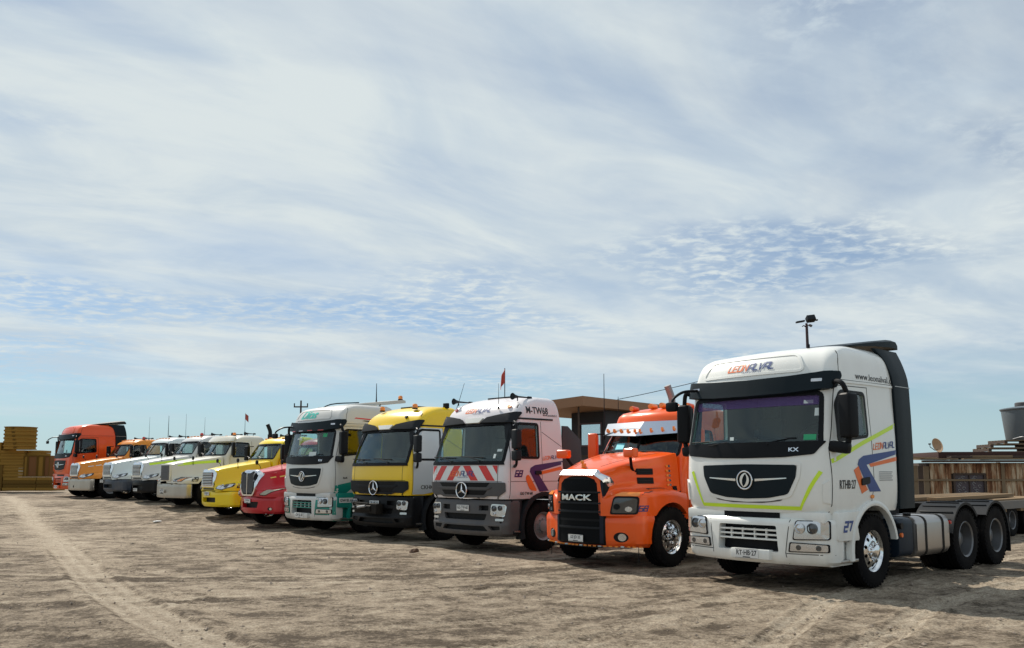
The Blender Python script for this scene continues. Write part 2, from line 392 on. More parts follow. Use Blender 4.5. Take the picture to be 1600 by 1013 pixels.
# ------------------------------------------------------------------ terrain height (gentle rise towards the far end of the row)
def sstep(a, b, x):
    t = np.clip((x - a) / (b - a), 0, 1); return t * t * (3 - 2 * t)
def terrain(x, y):
    return 0.46 * sstep(24.5, 36.0, y) * sstep(6, -4, x) - 0.06 * sstep(14, 20, y) * sstep(6, 9, x)

# ------------------------------------------------------------------ shared truck pieces
CACHE = {}
def cached(key, fn):
    if key not in CACHE: CACHE[key] = fn()
    return CACHE[key]
def g_mesh(g, angle=35):
    bmesh.ops.recalc_face_normals(g.bm, faces=g.bm.faces[:]); me = bpy.data.meshes.new('part'); g.bm.to_mesh(me); g.bm.free(); shade(me, angle); return me
def tyre_mesh(w=0.30, R_=0.52):
    g = G(); h = w / 2
    prof = [(0.285, -h * .78), (0.30, -h * .93), (0.36, -h), (0.44, -h * 1.02), (R_ - .025, -h * .93), (R_ - .004, -h * .86)]
    for k in range(4):                                    # tread ribs and grooves
        x0 = -h * .84 + k * (h * 1.68 / 4); x1 = x0 + h * 1.68 / 4
        prof += [(R_, x0 + .006), (R_, x1 - .012), (R_ - .014, x1 - .010), (R_ - .014, x1 + .004)]
    prof = prof[:-2] + [(R_ - .004, h * .86), (R_ - .025, h * .93), (0.44, h * 1.02), (0.36, h), (0.30, h * .93), (0.285, h * .78)]
    g.lathe(prof, (0, 0, 0), 'x', 44, closed=True)
    for k in range(40):                                   # shoulder lugs
        a = 2 * math.pi * k / 40
        for s in (-1, 1):
            g.box((s * h * .90, (R_ - .018) * math.cos(a), (R_ - .018) * math.sin(a)), (h * .16, .035, .030), rot=Matrix.Rotation(a, 3, 'X'))
    return g_mesh(g, 40)
def disc_holes(g, r0, r1, rc, rh, n, x, seg=10, xin=None):
    """polished wheel disc with round hand holes"""
    for k in range(n):
        a0 = 2 * math.pi * k / n; st = 2 * math.pi / n; ac = a0 + st / 2
        hole = [(rc * math.cos(ac) + rh * math.cos(ac + 2 * math.pi * j / seg), rc * math.sin(ac) + rh * math.sin(ac + 2 * math.pi * j / seg)) for j in range(seg)]
        outer = []
        for j in range(seg):
            t = ac + 2 * math.pi * j / seg; d = (math.cos(t), math.sin(t))
            lo, hi = 0, 0.4                                # march to the sector boundary
            for _ in range(26):
                m = (lo + hi) / 2; p = (rc * math.cos(ac) + m * d[0], rc * math.sin(ac) + m * d[1]); rr = math.hypot(*p); an = (math.atan2(p[1], p[0]) - a0) % (2 * math.pi)
                if r0 < rr < r1 and an < st: lo = m
                else: hi = m
            outer.append((rc * math.cos(ac) + lo * d[0], rc * math.sin(ac) + lo * d[1]))
        fx = lambda p: x - .05 * max(0, (math.hypot(*p) - r0) / (r1 - r0)) ** 2
        vs = [(fx(p), *p) for p in hole] + [(fx(p), *p) for p in outer] + [(x - .045, *p) for p in hole]
        fs = [(j, (j + 1) % seg, seg + (j + 1) % seg, seg + j) for j in range(seg)] + [(2 * seg + j, 2 * seg + (j + 1) % seg, (j + 1) % seg, j) for j in range(seg)]
        g.mesh(vs, fs)
def rim_mesh(kind):
    g = G()
    if kind == 'front':
        g.lathe([(0.292, .115), (0.302, .125), (0.298, .135), (0.275, .12), (0.262, .085)], (0, 0, 0), 'x', 48)
        disc_holes(g, .135, .262, .20, .028, 10, .13)
        g.lathe([(.135, .13), (.128, .15), (.10, .155), (.09, .19), (.05, .205), (0.001, .208)], (0, 0, 0), 'x', 24)
        for k in range(10):
            a = 2 * math.pi * (k + .5) / 10; g.lathe([(.017, .12), (.017, .165), (.001, .17)], (0, .115 * math.cos(a), .115 * math.sin(a)), 'x', 6)
        g.lathe([(.285, -.12), (.27, -.1), (.265, .06)], (0, 0, 0), 'x', 32)
    elif kind == 'steel':
        g.lathe([(0.292, .12), (0.302, .13), (0.296, .138), (0.268, .12), (0.25, .07), (.2, .075), (.17, .10), (.13, .105), (.12, .15), (.05, .17), (.001, .17)], (0, 0, 0), 'x', 40)
        for k in range(10):
            a = 2 * math.pi * (k + .5) / 10; g.lathe([(.016, .08), (.016, .13), (.001, .133)], (0, .15 * math.cos(a), .15 * math.sin(a)), 'x', 6)
    else:                                                  # deep dish of a twin rear wheel
        g.lathe([(0.292, .13), (0.302, .14), (0.296, .148), (0.272, .13), (0.262, .02), (.245, -.045), (.20, -.06), (.15, -.05), (.14, .02), (.10, .05), (.001, .055)], (0, 0, 0), 'x', 40)
        for k in range(10):
            a = 2 * math.pi * (k + .5) / 10; g.lathe([(.015, -.05), (.015, -.015), (.001, -.012)], (0, .178 * math.cos(a), .178 * math.sin(a)), 'x', 6)
    return g_mesh(g, 40)
def wheel(parent, x, y, kind='front', side=1, twin=False, rimmat=None, z=0.52, R_=0.52):
    w = put('wheel', cached(('rim', kind), lambda: rim_mesh(kind)), rimmat or (M_CHROME if kind == 'front' else M_STEEL if kind == 'steel' else M_REARRIM), parent, None)
    w.location = (x, y, z); w.rotation_euler = (0, 0, 0 if side > 0 else math.pi); s = R_ / 0.52; w.scale = (s, s, s)
    t = put('tyre', cached('tyre', tyre_mesh), M_RUBBER, w, None)
    if twin:
        t2 = put('tyre', CACHE['tyre'], M_RUBBER, w, None); t2.location = (-0.345, 0, 0)
    return w

def ring(hw, yf, yb, bow, rc, rb, nF=14, nC=7, nS=12, nB=4):
    pts = []; hf = hw - rc
    for k in range(nS): pts.append((-hw, yb - rb + (yf + bow + rc - (yb - rb)) * k / nS))
    for k in range(nC):
        a = (math.pi / 2) * k / nC; pts.append((-hf - rc * math.cos(a), yf + bow + rc - rc * math.sin(a)))
    for k in range(nF + 1):
        x = -hf + 2 * hf * k / nF; pts.append((x, yf + bow * (x / hf) ** 2))
    for k in range(1, nC + 1):
        a = (math.pi / 2) * k / nC; pts.append((hf + rc * math.sin(a), yf + bow + rc - rc * math.cos(a)))
    for k in range(1, nS + 1): pts.append((hw, yf + bow + rc + (yb - rb - yf - bow - rc) * k / nS))
    for k in range(1, 4):
        a = (math.pi / 2) * k / 3; pts.append((hw - rb + rb * math.cos(a), yb - rb + rb * math.sin(a)))
    for k in range(1, nB): pts.append(((hw - rb) * (1 - 2 * k / nB), yb))
    for k in range(3):
        a = (math.pi / 2) * k / 3; pts.append((-(hw - rb) - rb * math.sin(a), yb - rb + rb * math.cos(a)))
    return pts
def cab_loft(st, zq, inset=0.0, cap=True):
    """st rows: z, half width, front y, back y, bow, front corner radius"""
    st = np.array(st, float); q = pchip(st[:, 0], st[:, 1:], zq); rs = []
    for z, (hw, yf, yb, bow, rc) in zip(zq, q):
        rs.append([(x, y, z) for x, y in ring(hw - inset, yf + inset, yb - inset, bow, max(.06, rc - inset * .5), 0.08)])
    if cap:                                               # crowned roof
        top = rs[-1]; cx = sum(p[0] for p in top) / len(top); cy = sum(p[1] for p in top) / len(top)
        for k, dz in ((.9, .012), (.7, .028), (.4, .038)):
            rs.append([(cx + (p[0] - cx) * k, cy + (p[1] - cy) * k, p[2] + dz) for p in top])
    g = G(); g.rings(rs); return g.bm
def zrange(st, n): return list(np.linspace(st[0][0], st[-1][0], n))
def cab_shell(key, st, n, holes, zin=None):
    """hollow cab with cut window and wheel openings. holes: list of (poly, axis, a, b)"""
    def make():
        zs = zrange(st, n); solid = bm_mesh(cab_loft(st, zs)); bvh = bvh_of(solid)
        zi = list(np.linspace(st[0][0] + .06 if zin is None else zin, st[-1][0] - .10, n)); inner = bm_mesh(cab_loft(st, zi, 0.055, False))
        for m_ in (solid, inner): m_.materials.append(M_WHITE); m_.materials.append(M_LINING)
        inner.polygons.foreach_set('material_index', [1] * len(inner.polygons)); me = boolean(solid, inner)
        for poly, ax, a, b in holes:
            g = G(); g.prism(poly, ax, a, b); me = boolean(me, bm_mesh(g.bm))
        shade(me, 32); return me, bvh
    return cached(key, make)
def seam(bvh, paths, parent, w=0.010, name='panel_gap'):
    for plane, path, closed in paths: G().ribbon(path, w, bvh, plane, 0.0015, 0.0015, closed).obj(name, M_SEAM, parent, None)
def plate_sign(parent, text, x, y, z, w=0.36, h=0.13, name='number_plate'):
    p = G().box((x, y, z), (w, .012, h), .004).obj(name, M_PLATE, parent)
    m = text2d(text, h * .52, 0.02, 0, 1.0); ww = max(v[0] for v in m[0]) * 2; k = min(1, w * .88 / ww)
    g = G(); g.mesh([(x + v[0] * k, y - .0075, z + .012 + v[1]) for v in m[0]], m[1]); g.obj('lettering', M_INK, p, None)
    g = G()
    for a, b, c, d in ((-w / 2 + .006, w / 2 - .006, h / 2 - .010, h / 2 - .006), (-w / 2 + .006, w / 2 - .006, -h / 2 + .006, -h / 2 + .010), (-w * .16, w * .16, -h * .39, -h * .30)):
        g.bb(x + a, x + b, y - .0078, y - .0065, z + c, z + d)
    g.obj('plate_border', M_INK, p, None); return p
def bar_text(parent, word, c, h, depth, mat, bold=.03, sx=1.25, name='lettering'):
    m = text2d(word, h, bold, 0, sx); g = G()
    n = len(m[0]); g.mesh([(c[0] + a, c[1], c[2] + b) for a, b in m[0]], m[1])
    r = bmesh.ops.extrude_face_region(g.bm, geom=g.bm.faces[:]); bmesh.ops.translate(g.bm, verts=[e for e in r['geom'] if isinstance(e, bmesh.types.BMVert)], vec=(0, depth, 0))
    return g.obj(name, mat, parent, 20)
def livery_logo(parent, bvh, plane, x, z, h, rot=0.0, sub=True, ora=None, blu=None):
    a = stroke2d('LEON', h); b = stroke2d('ALVAL', h); wa = max(p[0] for p in a[0]) - min(p[0] for p in a[0]); wb = max(p[0] for p in b[0]) - min(p[0] for p in b[0]); W = wa + wb
    c, s_ = math.cos(rot), math.sin(rot); da = -W / 2 + wa / 2; db = W / 2 - wb / 2 - h * .03
    lettering(move2(a, x + da * c, z + da * s_, rot), bvh, plane, ora or M_ORANGEV, parent, 'logo_lettering')
    lettering(move2(b, x + db * c, z + db * s_, rot), bvh, plane, blu or M_BLUE, parent, 'logo_lettering')
    if sub:
        m = text2d('TRANSPORTES', h * .22, .01, .2, 1.0, 1.9); dx, dz = h * .3, -h * .78
        lettering(move2(m, x + dx * c - dz * s_, z + dx * s_ + dz * c, rot), bvh, plane, M_BLUE, parent, 'logo_lettering')
def wiper(parent, pts, blade):
    w = G().tube(pts, .009, 6).obj('wiper', M_BLACK, parent); G().tube(blade, .011, 6).obj('blade', M_BLACK, w); return w
def interior(t, y0, y1, zf, hw, zroof, mat=None):
    G().bb(-hw + .02, hw - .02, y0 + .12, y0 + .48, zf + .62, zf + .80, .05).obj('dashboard', M_DARK, t)
    for s in (-1, 1):
        g = G(); g.bb(s * .58 - .24, s * .58 + .24, y0 + .85, y0 + 1.32, zf + .35, zf + .52, .05)
        g.box((s * .58, y0 + 1.36, zf + .86), (.46, .14, .72), .05, Matrix.Rotation(R(-10), 3, 'X')); g.box((s * .58, y0 + 1.42, zf + 1.32), (.28, .10, .18), .04)
        g.obj('seat', M_SEAT, t)
    c = Vector((.58, y0 + .62, zf + .88)); tl = Matrix.Rotation(R(55), 3, 'X'); g = G()
    g.tube([c + tl @ Vector((.22 * math.cos(2 * math.pi * k / 24), .22 * math.sin(2 * math.pi * k / 24), 0)) for k in range(24)], .016, 6, True)
    g.box(c, (.40, .05, .03), .01, tl); g.box(c, (.14, .14, .04), .02, tl); g.obj('steering_wheel', M_BLACK, t)
    G().bb(-hw + .07, hw - .07, y1 - .10, y1 - .07, zf + .4, zroof - .25).obj('bunk_curtain', mat or M_INT, t)
def chassis(t, y0, y1, z=0.78):
    g = G()
    for s in (-1, 1):
        g.bb(s * .43 - .04, s * .43 + .04, y0, y1, z - .14, z + .14)
    for y in np.arange(y0 + .2, y1, 1.1): g.bb(-.43, .43, y - .05, y + .05, z - .1, z + .1)
    g.bb(-1.0, 1.0, 1.0 + y0 * .0, 1.0 + .6, .40, .52) if False else None
    g.obj('chassis_frame', M_FRAME, t)
def axle(t, y, z=0.52, hw=0.95):
    g = G(); g.tube([(-hw, y, z), (-.3, y, z), (-.2, y, z), (.2, y, z), (.3, y, z), (hw, y, z)], [.07, .09, .18, .18, .09, .07], 12); g.obj('axle', M_FRAME, t)
def mudguard(t, x0, x1, yc, zc, r, a0, a1, mat=None, ribs=7):
    g = G(); n = 22; rs = []
    for k in range(n + 1):
        a = R(a0 + (a1 - a0) * k / n); c, s_ = math.cos(a), math.sin(a)
        e = .035
        rs.append([(x0, yc - r * c, zc + r * s_), (x1, yc - r * c, zc + r * s_), (x1, yc - (r + .012 - e) * c, zc + (r + .012 - e) * s_), (x1 + .004, yc - (r + .02) * c, zc + (r + .02) * s_), (x0, yc - (r + .02) * c, zc + (r + .02) * s_)])
    g.rings(rs); m = g.obj('mudguard', mat or M_DARK, t)
    g = G()
    for k in range(ribs):
        a = R(a0 + (a1 - a0) * (.16 + .68 * k / (ribs - 1)))
        g.box(((x0 + x1) / 2, yc - (r + .027) * math.cos(a), zc + (r + .027) * math.sin(a)), (abs(x1 - x0) * .84, .030, .022), .006, Matrix.Rotation(math.pi / 2 - a, 3, 'X') if True else None)
    g.obj('rib', mat or M_DARK, m); return m
def beacon(t, x, y, z, col=None, r=.07, h=.13):
    b = G().lathe([(.001, 0), (r, 0), (r, .03), (r * .9, .03)], (x, y, z), 'z', 14).obj('beacon', M_BLACK, t)
    G().lathe([(r * .9, .03), (r * .92, h * .8), (r * .6, h), (.001, h * 1.02)], (x, y, z), 'z', 14).obj('lens', col or M_AMBER, b); return b
def air_horn(t, x, y, z, L=.55):
    g = G(); g.lathe([(.001, .0), (.07, .0), (.075, -.012), (.045, .05), (.02, .16), (.014, L * .8), (.03, L * .82), (.03, L), (.001, L)], (x, y, z), 'y', 14)
    g.tube([(x, y + L * .25, z), (x, y + L * .25, z - .09)], .012, 6); g.tube([(x, y + L * .8, z), (x, y + L * .8, z - .09)], .012, 6)
    return g.obj('air_horn', M_DARK, t)
def whip(t, x, y, z, L, r=.006, lean=(0, 0)):
    g = G(); g.tube([(x, y, z), (x, y, z + .06)], .022, 8); g.tube([(x, y, z + .05), (x + lean[0] * .5, y + lean[1] * .5, z + L * .5), (x + lean[0], y + lean[1], z + L)], [r * 1.5, r * 1.1, r * .7], 6)
    return g.obj('antenna', M_BLACK, t)
def star_emblem(t, y, z, r):
    e = G().tube([(r * math.cos(2 * math.pi * k / 32), y - .03, z + r * math.sin(2 * math.pi * k / 32)) for k in range(32)], .014, 8, True).obj('emblem', M_CHROME, t)
    g = G()
    for k in range(3):
        a = R(90 + 120 * k); d = Vector((math.cos(a), 0, math.sin(a))); q = Vector((-math.sin(a), 0, math.cos(a))); c = Vector((0, y - .03, z)); w = .026
        i = d * .03
        g.mesh([tuple(c + d * (r - .006)), tuple(c + i + q * w), tuple(c + i - q * w), tuple(c + Vector((0, -.02, 0))), tuple(c - d * .03)], [(0, 1, 3), (0, 3, 2), (1, 4, 3), (2, 3, 4)])
    g.obj('star', M_CHROME, e, None, False)
    G().lathe([(.001, 0), (r * .98, 0), (r * .98, .02), (.001, .02)], (0, y - .02, z), 'y', 32).obj('backing', M_BLACK, e); return e
def swallow_emblem(t, y, z, r, mat=None):
    mat = mat or M_CHROME; rx = r * .95
    e = G().tube([(rx * math.cos(2 * math.pi * k / 36), y - .02, z + r * math.sin(2 * math.pi * k / 36)) for k in range(36)], .013, 8, True).obj('emblem', mat, t)
    half = [(.36, .90), (-.10, .84), (-.52, .52), (-.70, .02), (-.56, -.48), (-.16, -.84), (-.34, -.40), (-.32, .08), (-.12, .50), (.10, .72)]
    half = catmull(half + [half[0]], 3)[:-1]
    for s in (1, -1):
        G().prism([(s * p[0] * r * .86, z + s * p[1] * r * .9) for p in half], 'y', y - .03, y - .005).obj('wing', mat, e, 30)
    return e
# ------------------------------------------------------------------ cab-over tractor with black visor band (three in the row)
KX_ST = [  # z, half width, front y, back y, bow, corner radius
    (1.08, 1.175, .160, 2.30, .10, .24), (1.18, 1.205, .110, 2.30, .10, .24), (1.55, 1.225, .090, 2.30, .10, .25), (1.90, 1.225, .100, 2.30, .11, .25),
    (2.10, 1.225, .120, 2.30, .12, .24), (2.45, 1.215, .195, 2.30, .13, .22), (2.78, 1.205, .270, 2.30, .13, .20), (2.95, 1.205, .305, 2.30, .13, .19),
    (3.15, 1.19, .355, 2.30, .14, .19), (3.32, 1.165, .445, 2.29, .14, .20), (3.41, 1.13, .56, 2.27, .13, .22), (3.465, 1.08, .72, 2.24, .11, .25), (3.50, 1.0, .94, 2.18, .09, .26)]
KX_WS = rpoly([(-1.10, 2.02), (1.10, 2.02), (1.06, 2.76), (-1.06, 2.76)], .07)
KX_SW = rpoly([(.50, 2.09), (1.36, 2.17), (1.33, 2.79), (.62, 2.79), (.50, 2.60)], [.05, .06, .08, .08, .06])
def build_kx(name, label, loc, yaw, body, low, bar, opts):
    t = empty(name, (loc[0], loc[1], float(terrain(loc[0] + .8, loc[1] + .8))), R(yaw), label, 'truck', 'trucks parked in a row'); t['label'] = label
    arch = [(.76 + 0, .9)] and [(1.45 + .66 * math.cos(R(a)), .52 + .68 * math.sin(R(a))) for a in range(0, 181, 10)] + [(.79, .3), (2.11, .3)]
    me, bvh = cab_shell('kx', KX_ST, 42, [(KX_WS, 'y', -.6, .62), (KX_SW, 'x', -2, 2), (arch, 'x', -2, 2)])
    cab = put('cab', me, body, t, None)
    seam(bvh, [('right', [(.34, 1.1), (.335, 1.6), (.32, 1.98), (.40, 2.3), (.52, 2.86)], False), ('right', [(1.42, 2.88), (1.47, 2.1), (1.50, 1.5), (1.42, 1.22)], False), ('right', [(.52, 2.865), (1.43, 2.88)], False),
               ('left', [(.34, 1.1), (.335, 1.6), (.32, 1.98), (.40, 2.3), (.52, 2.86)], False), ('left', [(1.42, 2.88), (1.47, 2.1), (1.50, 1.5), (1.42, 1.22)], False),
               ('right', [(.52, 2.95), (2.2, 2.97)], False), ('right', [(.62, 2.98), (.66, 3.2), (.74, 3.38)], False), ('left', [(.62, 2.98), (.66, 3.2), (.74, 3.38)], False)], cab)
    g = G(); g.ribbon([(.50, 2.925), (1.4, 2.94), (2.25, 2.945)], .035, bvh, 'right', .002, .014); g.ribbon([(.50, 2.925), (1.4, 2.94), (2.25, 2.945)], .035, bvh, 'left', .002, .014); g.obj('drip_rail', body, cab)
    for pl in ('right', 'left'):
        w = G().patch(rpoly([(.49, 2.07), (1.38, 2.15), (1.35, 2.81), (.60, 2.81), (.49, 2.62)], .06), bvh, pl, -.022, .006).obj('side_window', M_GLASSD, t)
        G().ribbon(KX_SW, .045, bvh, pl, .001, .006, True).obj('window_seal', M_BLACK, w)
        G().patch(rpoly([(.50, 2.09), (.68, 2.10), (.72, 2.79), (.62, 2.79), (.50, 2.60)], .03), bvh, pl, -.012, .010).obj('quarter_panel', M_DARK, w)
        G().patch(rpoly([(1.10, 1.46), (1.34, 1.49), (1.34, 1.585), (1.10, 1.56)], .03), bvh, pl, .002, .022).obj('door_handle', M_BLACK, t)
        if pl == 'right': G().patch(circle(1.42, 1.30, .045, 10, .028), bvh, pl, .002, .02).obj('side_marker', M_AMBER, t)
    ws = G().patch(rpoly([(-1.12, 2.0), (1.12, 2.0), (1.08, 2.78), (-1.08, 2.78)], .07), bvh, 'front', -.024, .006).obj('windshield', M_GLASS, t)
    G().ribbon(KX_WS, .06, bvh, 'front', .001, .006, True).obj('windshield_seal', M_BLACK, ws)
    if opts.get('band'):
        G().patch([(-1.07, 2.60), (1.07, 2.60), (1.06, 2.75), (-1.06, 2.75)], bvh, 'front', -.017, .002).obj('tint_band', film('purple_tint', (.14, .10, .26), .55), ws)
    for (x0, z0, w_, h_, m_) in opts.get('stickers', ()): G().patch([(x0, z0), (x0 + w_, z0), (x0 + w_, z0 + h_), (x0, z0 + h_)], bvh, 'front', -.016, .001).obj('sticker', m_, ws)
    # black strip under the glass and the wiper gear
    st = G().patch(rpoly([(-1.16, 2.08), (-1.10, 1.90), (-.6, 1.86), (0, 1.85), (.6, 1.86), (1.02, 1.90), (1.16, 2.08)], .03), bvh, 'front', .002, .014).obj('cowl_panel', M_BLACK, t)
    lettering(move2(text2d('KX', .055, .02, 0, 1.4), .74, 1.965), bvh, 'front', M_CHROME, st, off=.018)
    for s in (-1, 1): wiper(t, [(-.15 + s * .5, .10, 2.04), (-.02 + s * .42, .15, 2.08), (.22 + s * .42, .18, 2.12)], [(-.55 + s * .48, .21, 2.10), (.28 + s * .48, .20, 2.13)])
    # sun visor band
    v = G(); v.patch(rpoly([(-1.16, 2.80), (-.6, 2.755), (0, 2.745), (.6, 2.755), (1.16, 2.80), (1.17, 3.04), (.6, 3.0), (0, 2.985), (-.6, 3.0), (-1.17, 3.04)], .04), bvh, 'front', .0, .095)
    vis = v.obj('sun_visor', M_NAVY, t, 50)
    for pl in ('right', 'left'):
        G().patch(rpoly([(.40, 2.82), (.52, 2.82), (.64, 3.0), (.62, 3.06), (.42, 3.05)], .02), bvh, pl, .0, .045).obj('visor_end', M_NAVY, vis, 50)
    for s in (-1, 1): G().patch(rrect(s * 1.0 - .07, s * 1.0 + .07, 2.90, 2.94, .01), bvh, 'front', .088, .008).obj('marker_lamp', M_LAMP, vis)
    if opts.get('visor_lights'):
        for x in (-.75, -.3, .15, .6): G().patch(rrect(x - .11, x + .11, 2.755, 2.775, .006), bvh, 'front', .088, .01).obj('marker_lamp', M_REDL if x != -.3 else M_LAMP, vis)
    # raised frame of the roof front and its name board recess
    g = G(); g.ribbon(rpoly([(-.98, 3.10), (.80, 3.10), (.66, 3.36), (-.84, 3.36)], .10), .035, bvh, 'front', .0, .012, True); g.obj('roof_panel_frame', body, t)
    # grille panel with bars and emblem
    out = rpoly([(-.78, 1.75), (-.76, 1.58), (-.64, 1.34), (-.35, 1.285), (0, 1.27), (.35, 1.285), (.64, 1.34), (.76, 1.58), (.78, 1.75), (0, 1.765)], [.04, .03, .05, .05, .05, .05, .05, .03, .04, .1])
    gp = G().patch(out, bvh, 'front', .002, .018).obj('grille_panel', M_NAVY if not opts.get('grille') else opts['grille'], t, 50)
    G().ribbon([(x * 1.05, 1.51 + (z - 1.51) * 1.09) for x, z in out], .05, bvh, 'front', .001, .012, True).obj('grille_surround', body, gp)
    G().patch([(-.52, 1.245), (-.25, 1.212), (.25, 1.212), (.52, 1.245), (.56, 1.265), (0, 1.232), (-.56, 1.265)], bvh, 'front', .002, .004).obj('chin_trim', M_GREY, gp)
    for s in (-1, 1): G().patch([(s * .16, 1.52), (s * .64, 1.56), (s * .64, 1.573), (s * .16, 1.555)], bvh, 'front', .018, .014).obj('chrome_bar', M_CHROME, gp)
    swallow_emblem(gp, .075, 1.535, .13)
    # corner air vents
    for s in (-1, 1):
        G().patch([(s * 1.105, 1.24), (s * 1.175, 1.22), (s * 1.18, 1.54), (s * 1.115, 1.49)], bvh, 'front', .002, .02).obj('corner_vane', body, t)
    # fender ahead of the wheel, flare and steps
    for s in (-1, 1):
        g = G(); g.prism(rpoly([(.38, .72), (.98, .70), (.92, .96), (1.02, 1.10), (.40, 1.10)], .03), 'x', s * 1.02, s * 1.235, .02); f = g.obj('fender_panel', low, t)
        if s > 0 and opts.get('num'):
            bm = bvh_of(f.data); lettering(move2(stroke2d(opts['num'], .125, t=.26), .66, .90), bm, 'right', M_BLUE, f)
        if s > 0 and opts.get('fendertext'):
            bm = bvh_of(f.data); p_ = G().patch(rrect(.44, .92, .84, .97, .01), bm, 'right', .002, .003).obj('number_sticker', M_PLATE, f); lettering(move2(text2d(opts['fendertext'], .075, .02), .68, .905), bm, 'right', M_INK, f, off=.007)
        g = G(); rs = []
        for k in range(19):
            a = R(-8 + 176 * k / 18); c, s_ = math.cos(a), math.sin(a); y = lambda r: 1.45 - r * c; z = lambda r: .52 + r * s_
            rs.append([(s * 1.16, y(.645), z(.645)), (s * 1.245, y(.65), z(.65)), (s * 1.255, y(.67), z(.67)), (s * 1.24, y(.72), z(.72)), (s * 1.16, y(.73), z(.73))])
        g.rings(rs); g.obj('wheel_arch', low, t, 50)
        g = G(); g.prism(rpoly([(.34, .36), (.97, .36), (.98, .68), (.50, .70), (.40, .62)], .03), 'x', s * .85, s * 1.13, .02); stp = g.obj('step', low, t)
        g = G(); g.bb(s * .95, s * 1.21, .50, .98, .40, .445, .012); g.bb(s * 1.0, s * 1.20, .46, .96, .69, .71, .005); g.obj('tread', M_ALU, stp)
    # bumper block with centre opening
    def bump():
        st = [(.37, 1.14, .10, .62, .16, .20), (.42, 1.20, .055, .62, .17, .22), (.60, 1.215, .035, .62, .17, .22), (.95, 1.215, .045, .62, .17, .22), (1.0, 1.19, .085, .62, .17, .22)]
        zs = [.37, .385, .42, .5, .6, .8, .92, .95, .97, .985, 1.0]; me = bm_mesh(cab_loft(st, zs, 0, False)); bv = bvh_of(me)
        c = G(); c.prism(rpoly([(-.50, .535), (.50, .535), (.47, .90), (-.47, .90)], .03), 'y', -.3, .35); c.prism(rrect(-.30, .30, .37 - .1, .375, .001), 'y', -1, -.9)
        me = boolean(me, bm_mesh(c.bm)); shade(me, 35); return me, bv
    bme, bb = cached('kx_bumper', bump); bumper = put('bumper', bme, bar, t, None)
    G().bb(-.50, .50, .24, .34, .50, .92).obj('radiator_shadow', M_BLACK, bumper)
    G().bb(-1.14, 1.14, .21, .55, .95, 1.10, .02).obj('upper_filler', bar, bumper); G().bb(-.46, .46, .195, .30, .995, 1.11).obj('upper_slot', M_BLACK, bumper)
    for z in (.70, .765, .83): G().bb(-.48, .48, .10, .16, z - .013, z + .013, .006).obj('slat', low if opts.get('tealbar') else bar, bumper)
    for x in (-.29, -.1, .1, .29): G().bb(x - .008, x + .008, .11, .15, .69, .85).obj('slat_post', bar, bumper)
    G().bb(-.24, .40, .0, .12, .42, .56, .02).obj('plate_holder', bar, bumper)
    plate_sign(bumper, opts['plate'], .04, -.008, .492, .38, .14)
    for s in (-1, 1):
        P = [(s * .70, .715), (s * 1.17, .73), (s * 1.17, .975), (s * .74, .975)]; P2 = [(s * .64, .55), (s * 1.16, .56), (s * 1.16, .67), (s * .66, .685)]
        if opts.get('corner'): G().patch([(s * .60, .53), (s * 1.205, .53), (s * 1.205, .98), (s * .64, .98)], bb, 'front', .001, .004).obj('corner_panel', low, bumper)
        h = G().patch(rpoly(P, .03), bb, 'front', .006, .010).obj('headlight', M_BLACK, bumper)
        cx = s * .94
        G().patch(rpoly([(cx + (x - cx) * .93, .862 + (z - .862) * .90) for x, z in P], .03), bb, 'front', .015, .010).obj('reflector', M_LAMP, h)
        for dx, r in ((-.13, .075), (.03, .075)):
            c = cx + s * dx; y0 = bb.ray_cast(Vector((c, -4, .88)), Vector((0, 1, 0)))[0].y
            G().lathe([(r, 0), (r, -.03), (r * .8, -.034), (r * .72, -.02), (.001, -.036)], (c, y0 - .018, .88), 'y', 18).obj('projector', M_LENS if dx > 0 else M_LAMP, h)
        G().patch(rpoly([(cx + s * .13, .80), (cx + s * .21, .80), (cx + s * .21, .96), (cx + s * .13, .96)], .015), bb, 'front', .024, .006).obj('indicator', pbr('clear_lens', (.5, .42, .34), .15, .3, 1.0), h)
        f = G().patch(rpoly(P2, .02), bb, 'front', .006, .010).obj('fog_light', M_BLACK, bumper)
        G().patch(rpoly([(s * .90 + (x - s * .90) * .92, .616 + (z - .616) * .8) for x, z in P2], .02), bb, 'front', .014, .006).obj('reflector', M_LAMP, f)
        for dx in (-.12, .14): G().patch(circle(s * .90 + dx, .616, .035, 14), bb, 'front', .020, .006).obj('lamp_bulb', M_LENS, f)
    seam(bb, [('front', [(.62, .38), (.60, .53), (.66, .99)], False), ('front', [(-.62, .38), (-.60, .53), (-.66, .99)], False), ('front', [(.61, .525), (1.2, .525)], False), ('front', [(-.61, .525), (-1.2, .525)], False)], bumper)
    # mirrors
    for s in (-1, 1):
        mz = 0 if s > 0 else 0
        mx_, my_ = (1.44, .40) if s > 0 else (1.36, .46)
        g = G(); g.box((s * mx_, my_, 2.42), (.21, .20, .62), .06, Matrix.Rotation(R(s * -14), 3, 'Z'), 3); m = g.obj('mirror', M_BLACK, t)
        G().box((s * mx_, my_ + .103, 2.42), (.17, .006, .52), .002, Matrix.Rotation(R(s * -14), 3, 'Z')).obj('mirror_glass', M_CHROME, m)
        g = G(); g.tube(catmull([(s * 1.16, .50, 2.84), (s * 1.26, .42, 2.90), (s * (mx_ - .05), my_ - .04, 2.86), (s * mx_, my_, 2.70)], 5), .035, 10); g.obj('mirror_arm', M_BLACK, m); g = G()
